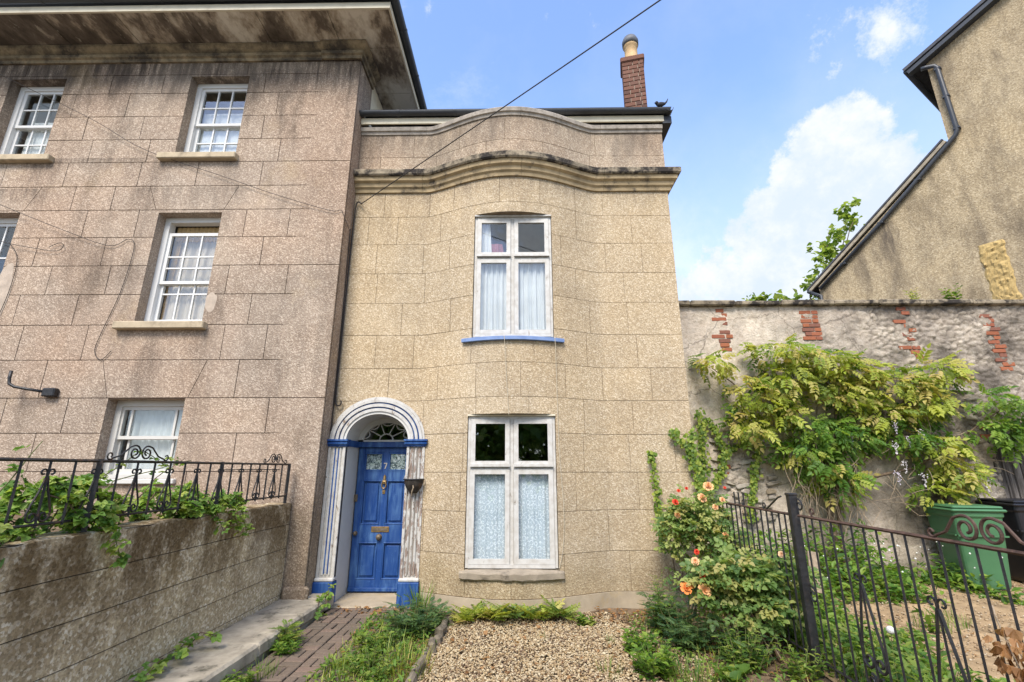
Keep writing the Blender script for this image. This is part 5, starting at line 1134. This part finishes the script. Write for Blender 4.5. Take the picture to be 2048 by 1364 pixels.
def rose_bush(label, base, blobs, nsingle, flowers, canes, sc=1.15):
    e = thing('rose_bush', label, 'rose bush', base, 'rose bushes along the fence'); tr = []
    for (x, y, z), (rx, ry, rz), n in blobs:
        for _ in range(n):
            d = rdir() * random.random() ** .4; p = Vector((x + d.x * rx, y + d.y * ry, z + d.z * rz)); tr.append((p, Vector((d.x + rs(-.6, .6), d.y * .6 - .35 + rs(-.4, .4), rs(-.5, .35))), Vector((rs(-.4, .4), -.5 + rs(-.3, .3), 1)), sc * rs(.75, 1.25), rs(-.4, .4)))
    random.shuffle(tr); singles('leaf', me_rose, tr[:nsingle], e); mass('foliage', T_ROSE, tr[nsingle:], 'mass_ro', e)
    for _ in range(canes):
        (x, y, z), (rx, ry, rz), n = random.choice(blobs); t = Vector((x + rs(-.7, .7) * rx, y + rs(-.6, .6) * ry, z + rs(-.2, .6) * rz)); b = Vector(base) + Vector((rs(-.16, .16), rs(-.12, .12), -.03)); vine([b, b.lerp(t, .5) + Vector((rs(-.08, .08), rs(-.05, .05), .05)), t], .009, .004, random.choice(['rose_stem', 'rose_stem', 'bark_pale']), e, 'cane', .03)
    for p, r, m in flowers: rose_flower(e, Vector(p) + Vector((0, -.05, 0)), r * 1.02, m)
random.seed(84)
rose_bush('tall rose bush with orange and red roses at the house corner', (2.15, 6.15, 0), [((2.2, 6.15, 1.15), (.36, .22, .28), 330), ((1.95, 6.2, .95), (.2, .2, .3), 150), ((2.42, 6.05, .85), (.22, .2, .25), 150), ((2.05, 6.15, .55), (.2, .18, .25), 60)], 150,
          [((2.30, 6.0, 1.47), .062, 'rose_orange'), ((2.20, 5.98, 1.34), .058, 'rose_pale'), ((1.90, 6.05, 1.29), .04, 'rose_red'), ((1.90, 6.02, 1.15), .042, 'rose_orange'), ((1.97, 6.1, 1.42), .024, 'rose_red'), ((2.07, 6.1, 1.45), .020, 'rose_red'), ((2.42, 5.95, .93), .035, 'rose_orange'), ((2.45, 6.0, 1.32), .036, 'rose_pale'), ((2.36, 6.0, 1.24), .035, 'rose_pale'), ((2.52, 6.05, 1.46), .018, 'rose_red')], 14)
rose_bush('broad pale green rose bush with orange roses in front of the fence', (2.30, 5.05, 0), [((2.15, 5.2, .66), (.36, .25, .20), 300), ((2.5, 5.15, .62), (.36, .25, .24), 260), ((1.95, 5.2, .50), (.2, .2, .18), 100), ((2.35, 5.05, .38), (.3, .2, .18), 110)], 150,
          [((1.81, 5.12, .65), .034, 'rose_red'), ((1.64, 5.15, .54), .060, 'rose_orange'), ((1.80, 5.10, .53), .066, 'rose_orange'), ((1.72, 5.2, .56), .034, 'rose_orange'), ((1.78, 5.2, .78), .04, 'rose_pale'), ((1.82, 5.25, .86), .028, 'rose_red'), ((2.55, 5.0, .88), .03, 'rose_pale')], 26, 1.3)

# ------------------------------------------------------------------ brambles on the terrace and by the kerb
def bramble(label, base, arcs, n, mat='br', sc=1.0, single=1000, name='bramble', spread=.07):
    e = thing(name, label, 'bramble', base, 'brambles along the left wall'); me = tmesh('leaf', T_TRI, 'leaf_' + mat); tr = []
    for pts in arcs:
        pts = [Vector(p) for p in pts]; vine(pts, .006, .003, random.choice(['stem_green', 'rose_stem']), e, 'stem', .02)
        for k in range(n):
            i = random.randrange(len(pts) - 1); p = pts[i].lerp(pts[i + 1], random.random()) + rdir() * rs(0, spread); tr.append((p, Vector((rs(-1, 1), rs(-1, 1), rs(-.5, .4))), Vector((rs(-.1, .7), rs(-.7, .1), 1)), sc * rs(.6, 1.25), rs(-.3, .3)))
    random.shuffle(tr); singles('leaf', me, tr[:single], e)
    if len(tr) > single: mass('foliage', T_TRI, tr[single:], 'mass_' + mat, e)
random.seed(85); arcs = []
for _ in range(54):
    y = rs(1.6, 5.2); x = -3.05 - abs(random.gauss(0, .25)); h = rs(.10, .42) * (1 if y < 4.2 else .7); q = rs(-.5, .5); arcs.append([(x - .1, y, 1.12), (x, y + q * .3, 1.22 + h), (x + rs(-.05, .16), y + q * .7, 1.25 + h * rs(.5, 1)), (x + rs(0, .2), y + q, 1.25 + h * rs(-.1, .6))])
for y in (4.5, 4.75, 4.9, 3.3): arcs.append([(-3.05, y, 1.2), (-2.98, y + .1, 1.42), (-2.90, y + .2, 1.30), (-2.86, y + .3, rs(1.02, 1.14))])
bramble('dense leafy bramble growing through the railing along the retaining wall top', (-3.2, 3.5, 1.13), arcs, 46, single=300, sc=.85)
bramble('tall thin bramble shoots rising above the railing at the left edge', (-3.3, 2.9, 1.13), [[(-3.25, 2.8, 1.2), (-3.2, 3.0, 1.6), (-3.15, 3.1, 1.86)], [(-3.2, 3.3, 1.2), (-3.1, 3.5, 1.6), (-3.0, 3.75, 1.82), (-2.95, 4.0, 1.7)], [(-3.3, 3.6, 1.2), (-3.2, 3.8, 1.6), (-3.1, 4.5, 1.76)], [(-3.3, 3.9, 1.15), (-3.25, 4.3, 1.6), (-3.2, 4.55, 1.78)]], 11, 'gr', .8)
bramble('small bramble sprig at the foot of the retaining wall on the ledge', (-2.86, 4.4, .15), [[(-2.90, 4.45, .15), (-2.80, 4.35, .26), (-2.72, 4.2, .22)], [(-2.90, 4.5, .15), (-2.78, 4.55, .30), (-2.66, 4.6, .26)], [(-2.9, 4.3, .15), (-2.8, 4.15, .24), (-2.78, 3.95, .2)]], 13, sc=.9)
bramble('round leaved sprig hanging over the kerb beside the left door plinth', (-2.40, 6.2, .1), [[(-2.40, 6.35, .14), (-2.33, 6.25, .22), (-2.30, 6.1, .10)], [(-2.42, 6.3, .14), (-2.38, 6.1, .16), (-2.31, 5.95, .03)], [(-2.40, 6.4, .14), (-2.36, 6.42, .27)]], 11, sc=.9)
random.seed(86)
dead = thing('dead_plant', 'withered brown plant caught on the gate at the right edge', 'dead plant', (2.45, 2.7, 0)); tr = []
for pts in ([(2.48, 2.62, .3), (2.46, 2.66, .7), (2.45, 2.72, 1.0)], [(2.5, 2.55, .3), (2.47, 2.6, .6), (2.47, 2.66, .85)], [(2.48, 2.5, .3), (2.46, 2.55, .62), (2.44, 2.62, .78)]):
    vine(pts, .006, .003, 'bark_pale', dead, 'stem', .03)
    for _ in range(34):
        i = random.randrange(2); p = Vector(pts[i]).lerp(Vector(pts[i + 1]), random.random()) + rdir() * .06; tr.append((p, Vector((rs(-.5, .5), rs(-.5, .5), -1)), rdir(), rs(.5, 1.0), rs(-1, 1)))
singles('leaf', tmesh('leaf', palmate(.07, .028, 3, 30), 'leaf_de'), tr, dead)

# ------------------------------------------------------------------ weeds
def weed(kind, label, x, y, h, r, n, z=-.02, mat=None, name='weed', cat='weed'):
    e = thing(name, label, cat, (x, y, z), 'weeds in the front garden'); tr = []
    if kind == 'grass':
        for _ in range(n):
            a, q = rs(0, 6.28), r * math.sqrt(random.random()); tr.append((Vector((x + q * math.cos(a), y + q * math.sin(a), z)), Vector((math.cos(a) + rs(-.5, .5), math.sin(a) + rs(-.5, .5), 0)), (0, 0, 1), h * rs(.5, 1.1), 0))
        mass('blades', blade(1, .022, .45), tr, 'mass_' + (mat or 'gr'), e)
    else:
        T, ls, per = {'leafy': (T_ONE, .085, 9), 'nettle': (T_NARROW, .075, 14), 'feather': (T_FERN, .15, 9), 'fern': (T_FERN, .26, 3), 'rosette': (T_ONE, .13, 3)}[kind]
        for _ in range(n):
            a, q = rs(0, 6.28), r * .6 * math.sqrt(random.random()); b = Vector((x + q * math.cos(a), y + q * math.sin(a), z)); lean = Vector((math.cos(a), math.sin(a), 0)) * rs(.1, .9) * r; t = b + lean + Vector((0, 0, h * rs(.6, 1.05)))
            if kind in ('leafy', 'nettle', 'feather'): MB().tube([b, b.lerp(t, .5) + Vector((0, 0, h * .06)), t], [.004, .003, .0015], 4).build('stem', M['stem_green'], e)
            for k in range(per):
                s = (k + .5) / per; aa = k * 2.4 + a; p = b.lerp(t, s if kind not in ('fern', 'rosette') else .12); d = Vector((math.cos(aa), math.sin(aa), rs(.1, .7) if kind not in ('fern', 'rosette') else rs(.4, 1.2))); tr.append((p, d, (0, 0, 1), ls * rs(.6, 1.15) * (1.15 - .5 * s), rs(-.3, .3)))
        mass('foliage', T, tr, 'mass_' + (mat or {'leafy': 'gr', 'nettle': 'gr', 'feather': 'fe', 'fern': 'wi', 'rosette': 'gr'}[kind]), e)
    return e
random.seed(87)
for a in [('feather', 'feathery blue green weed clump below the right door plinth', -1.14, 5.55, .34, .24, 30), ('grass', 'slender grass tuft against the right door plinth', -1.22, 6.35, .34, .10, 60), ('leafy', 'bright leafy weed halfway along the strip beside the path', -1.36, 5.05, .22, .18, 16),
          ('grass', 'rough grass in the middle of the strip beside the path', -1.22, 4.85, .22, .26, 100), ('grass', 'yellowish grass at the near end of the strip by the edging stones', -.98, 4.6, .20, .22, 90, -.02, 'wi'), ('nettle', 'low weeds nearest the camera in the strip beside the path', -1.25, 4.5, .20, .22, 22), ('rosette', 'broad leaved weed on the path edge of the weedy strip', -1.55, 4.75, .14, .15, 9), ('grass', 'grass tuft at the path end of the weedy strip', -1.50, 4.5, .18, .16, 90), ('feather', 'small feathery weed behind the edging stones', -.98, 5.95, .22, .13, 12), ('grass', 'sparse grass along the top of the weedy strip below the step', -1.35, 5.9, .15, .2, 80),
          ('fern', 'leftmost yellow green fern under the ground floor window', -.60, 6.02, .2, .16, 10), ('fern', 'spreading fern under the left light of the ground floor window', -.32, 6.08, .24, .18, 13), ('fern', 'tallest fern under the middle of the ground floor window', -.02, 6.08, .3, .18, 15, -.02, 'ro'), ('fern', 'fern under the right light of the ground floor window', .26, 6.08, .22, .16, 11), ('fern', 'small fern below the right end of the window sill', .52, 6.12, .2, .13, 8, -.02, 'gr'),
          ('leafy', 'bright green weed at the right edge of the gravel', 1.14, 5.12, .20, .15, 14, -.02, 'wg'), ('leafy', 'bright leafy weed clump nearest the camera right of the gravel', 1.16, 4.62, .26, .2, 20, -.02, 'wg'), ('nettle', 'tall slender weed against the house left of the rose bush', 1.72, 6.2, .52, .12, 9, -.02, 'ro'), ('feather', 'large feathery weed mass below the tall rose bush', 1.68, 5.75, .42, .28, 34), ('feather', 'feathery grey green weed in front of the rose bushes', 1.66, 5.25, .34, .25, 26), ('leafy', 'yellow green leafy plant below the orange roses', 1.58, 5.62, .50, .14, 9, -.02, 'wg'),
          ('nettle', 'leafy weed with upright stems below the broad rose bush', 1.95, 4.72, .36, .22, 24), ('feather', 'feathery weed near the foot of the gatepost', 2.10, 4.95, .3, .22, 20), ('rosette', 'pale broad leaved weed at the bottom right of the flower bed', 1.78, 4.50, .18, .16, 10), ('nettle', 'weeds at the foot of the gatepost', 2.38, 4.55, .26, .16, 14, -.02, 'gr'), ('grass', 'grass at the near edge of the flower bed', 1.45, 4.45, .18, .24, 140),
          ('grass', 'tiny grass sprout in the gravel right of centre', .92, 5.35, .09, .06, 26), ('grass', 'tiny grass sprout in the middle of the gravel', .25, 5.45, .07, .07, 22), ('grass', 'sparse sprout in the gravel at the bottom of the picture', .75, 4.6, .12, .12, 40), ('leafy', 'small sprout in the gravel below the window sill end', .75, 5.9, .09, .07, 5),
          ('feather', 'small weed against the kerb face halfway down the path', -2.30, 5.15, .22, .10, 8, -.01, 'gr'), ('nettle', 'green weed at the kerb foot beside the path', -2.22, 5.02, .14, .12, 10, -.01, 'wg'), ('grass', 'grass tuft growing from the path beside the kerb', -2.18, 4.5, .13, .14, 70, -.01), ('nettle', 'small weed at the near end of the kerb', -2.25, 4.3, .14, .12, 9, -.01)]:
    weed(*a)
for x, y in [(7.10, 7.95), (7.82, 7.97)]: pass
weed('nettle', 'thin sprig growing on the coping of the garden wall', 7.10, 7.95, .30, .12, 4, 4.57, 'wi'); weed('leafy', 'leafy sprig growing on the garden wall coping below the stone patch', 7.80, 7.97, .30, .12, 8, 4.57, 'gr')
# weedy ground cover beyond the fence: far too many plants to count
random.seed(88)
def cover(name, label, T, n, region, size, mat, h, cat='weeds', flat=.5):
    tr = []
    while len(tr) < n:
        x, y, k = region()
        if k <= 0: continue
        z = random.random() * h * k; tr.append((Vector((x, y, z - .01)), Vector((rs(-1, 1), rs(-1, 1), rs(-.2, .8))), Vector((rs(-.3, .3), rs(-.6, .2), 1)), rs(*size), rs(-.4, .4)))
    o = mass(name, T, tr, mat, None); return tag(o, label, cat)
def reg_far():
    x, y = rs(2.65, 6.3), rs(4.7, 7.82); k = max(0, 1.1 - max(0, (7.45 - y)) * .95) * (1.0 if x < 5.3 else .45) + .45 * noise.noise(Vector((x * 1.5, y * 1.5, 3)))
    if x < 3.5: k = max(k, .50 - .25 * max(0, 6.3 - y) + .5 * noise.noise(Vector((x * 2.2, y * 2.2, 7))))
    return x, y, k if k > .25 else 0
cover('ground_weeds', 'mass of bright green weeds along the garden wall beyond the fence', T_ONE, 4200, reg_far, (.035, .085), 'mass_gr', .50)
cover('ground_weeds', 'narrow leaved weeds mixed along the foot of the garden wall', T_NARROW, 4200, reg_far, (.05, .15), 'mass_wg', .75)
def reg_mid(): 
    x, y = rs(2.62, 5.5), rs(2.6, 6.2); k = .45 + 1.1 * noise.noise(Vector((x * 1.1, y * 1.1, 11))) - .30 * max(0, x - 2.9); return x, y, k if k > .22 else 0
gt = [(Vector((x, y, -.01)), Vector((rs(-1, 1), rs(-1, 1), 0)), (0, 0, 1), rs(.06, .16) * min(1.6, k + .6), 0) for x, y, k in (reg_mid() for _ in range(6500)) if k > 0]
tag(mass('grass', blade(1, .03, .45), gt, 'mass_gr', None), 'patchy green grass on the bare drive beyond the gate', 'grass')
def reg_near():
    x, y = rs(2.62, 3.8), rs(3.2, 6.3); k = .75 - .45 * (x - 2.6) + .6 * noise.noise(Vector((x * 2, y * 2, 21))); return x, y, k if k > .3 else 0
cover('ground_weeds', 'bright green weeds crowding the far side of the iron fence', T_ONE, 1700, reg_near, (.03, .07), 'mass_wg', .42)
cover('ground_weeds', 'thin stemmed weeds close behind the gatepost', T_NARROW, 1700, reg_near, (.05, .11), 'mass_gr', .50)
fw = [(Vector((x, y, .25 + .45 * random.random())), rdir(), (0, 0, 1), rs(.008, .014), 0) for x, y, k in (reg_far() for _ in range(160)) if k > .3]
tag(mass('white_flowers', ICO, fw, 'flower_white', None), 'tiny white flowers dotted through the weeds beyond the fence', 'flowers')
dn = thing('dandelion_clock', 'white dandelion seed head on a thin stem just behind the gate', 'dandelion', (2.75, 3.95, 0)); MB().tube([(2.75, 3.95, 0), (2.74, 3.94, .3), (2.75, 3.93, .52)], .003, 4).build('stem', M['stem_green'], dn)
bm = bmesh.new(); bmesh.ops.create_icosphere(bm, subdivisions=2, radius=.028); bmesh.ops.translate(bm, verts=bm.verts, vec=(2.75, 3.93, .53)); me = bpy.data.meshes.new('seed_head'); bm.to_mesh(me); bm.free(); link('seed_head', me, M['flower_white'], dn)
# mixed low growth in the strip beside the path and in the flower bed
random.seed(91)
def strip():
    if random.random() < .6: x, y = rs(-1.72, -.86), rs(4.15, 6.15); k = .75 - .3 * abs(x + 1.2) + .5 * noise.noise(Vector((x * 3, y * 3, 2)))
    else: x, y = rs(1.25, 2.5), rs(4.2, 6.2); k = .55 + .6 * noise.noise(Vector((x * 3, y * 3, 4)))
    return x, y, k if k > .35 else 0
cover('low_weeds', 'low mixed weeds covering the strip by the path and the flower bed', T_ONE, 1300, strip, (.018, .045), 'mass_gr', .10)
cover('low_weeds', 'fine narrow leaved seedlings through the strip by the path and the flower bed', T_NARROW, 1000, strip, (.03, .07), 'mass_wg', .12)
gt = [(Vector((x, y, -.03)), Vector((rs(-1, 1), rs(-1, 1), 0)), (0, 0, 1), rs(.05, .15), 0) for x, y, k in (strip() for _ in range(900)) if k > 0]
tag(mass('grass', blade(1, .03, .5), gt, 'mass_wi', None), 'thin yellowing grass through the strip by the path and the flower bed', 'grass')
# dry leaves
random.seed(89); lt = []
for _ in range(800):
    x, y = random.choice([(rs(1.2, 2.4), rs(4.5, 6.3)), (rs(-1.75, -.9), rs(4.3, 6.3)), (rs(-2.3, -1.0), rs(6.2, 6.5)), (rs(.9, 1.9), rs(6.05, 6.5)), (rs(2.7, 6), rs(3, 7)), (rs(2.7, 6), rs(3, 7)), (rs(-.8, 1.2), rs(4.3, 6.3))]); lt.append((Vector((x, y, rs(-.02, .02))), Vector((rs(-1, 1), rs(-1, 1), rs(-.1, .3))), Vector((rs(-.4, .4), rs(-.4, .4), 1)), rs(.025, .06), 0))
tag(mass('leaf_litter', T_ONE, lt, 'mass_de', None), 'scattered dry brown leaves on the beds and along the house', 'leaf litter')

# ------------------------------------------------------------------ trees
def tree(label, base, trunk_h, blobs, n, size, mat='tr', limbs=8, single=False):
    e = thing('broadleaf_tree', label, 'tree', base, 'trees around the house'); b = Vector(base); top = b + Vector((rs(-.2, .2), rs(-.2, .2), trunk_h)); tk = vine([b, b.lerp(top, .5), top], .16, .09, 'bark', e, 'trunk', .08); tr = []
    for i in range(limbs):
        (x, y, z), r = blobs[i % len(blobs)]; t = Vector((x, y, z)) + rdir() * r * .6; vine([top - Vector((0, 0, rs(0, trunk_h * .3))), top.lerp(t, .5) + Vector((0, 0, .15)), t], .06, .012, 'bark', e, 'limb', .1)
    tot = sum(r ** 2 for _, r in blobs)
    for (x, y, z), r in blobs:
        m = int(n * r * r / tot); cl_ = [Vector((x, y, z)) + rdir() * r * random.random() ** .45 for _ in range(max(4, m // 14))]
        for _ in range(m): p = random.choice(cl_) + rdir() * r * .26 * random.random(); tr.append((p, rdir(), Vector((rs(-.5, .5), rs(-.5, .5), 1)), size * rs(.6, 1.2), 0))
    mass('crown', T_ONE, tr, 'mass_' + mat, e)
random.seed(90)
tree('small light green tree top showing over the garden wall', (7.35, 13.2, -.05), 4.6, [((7.0, 13, 5.75), .75), ((7.7, 13.2, 5.85), .8), ((7.35, 13, 6.0), .7)], 1500, .16)
tree('light green tree standing behind the sloping roof of the gable house', (13.2, 19.2, -.05), 7.5, [((13.0, 18.6, 8.9), 1.1), ((13.9, 19.0, 10.4), 1.2), ((14.8, 19.2, 11.9), 1.1), ((14.0, 19.4, 9.6), 1.2), ((15.3, 19.5, 12.9), .9)], 1250, .24)
tree('leafy tree across the road behind the viewer seen in the lower window panes', (-.6, -8.5, -.05), 2.5, [((-1.5, -8.5, 3.0), 2.0), ((1.0, -8.3, 3.1), 2.0), ((-.3, -8.8, 4.2), 1.6)], 3500, .40, 'br')
tree('third leafy tree added behind the viewer at left to darken the fanlight reflection', (-6.8, -8.6, -.05), 2.5, [((-7.5, -8.5, 2.8), 2.0), ((-5.2, -8.6, 2.9), 2.0), ((-6.5, -9, 4.0), 1.6)], 3000, .40, 'br')  # unseen tree added to block bright sky from the fanlight reflection
tree('second leafy tree across the road behind the viewer', (5.0, -8.8, -.05), 2.5, [((4.2, -8.6, 2.8), 2.0), ((6.2, -8.6, 3.0), 2.0), ((5.0, -9, 4.0), 1.6)], 3000, .40, 'br')
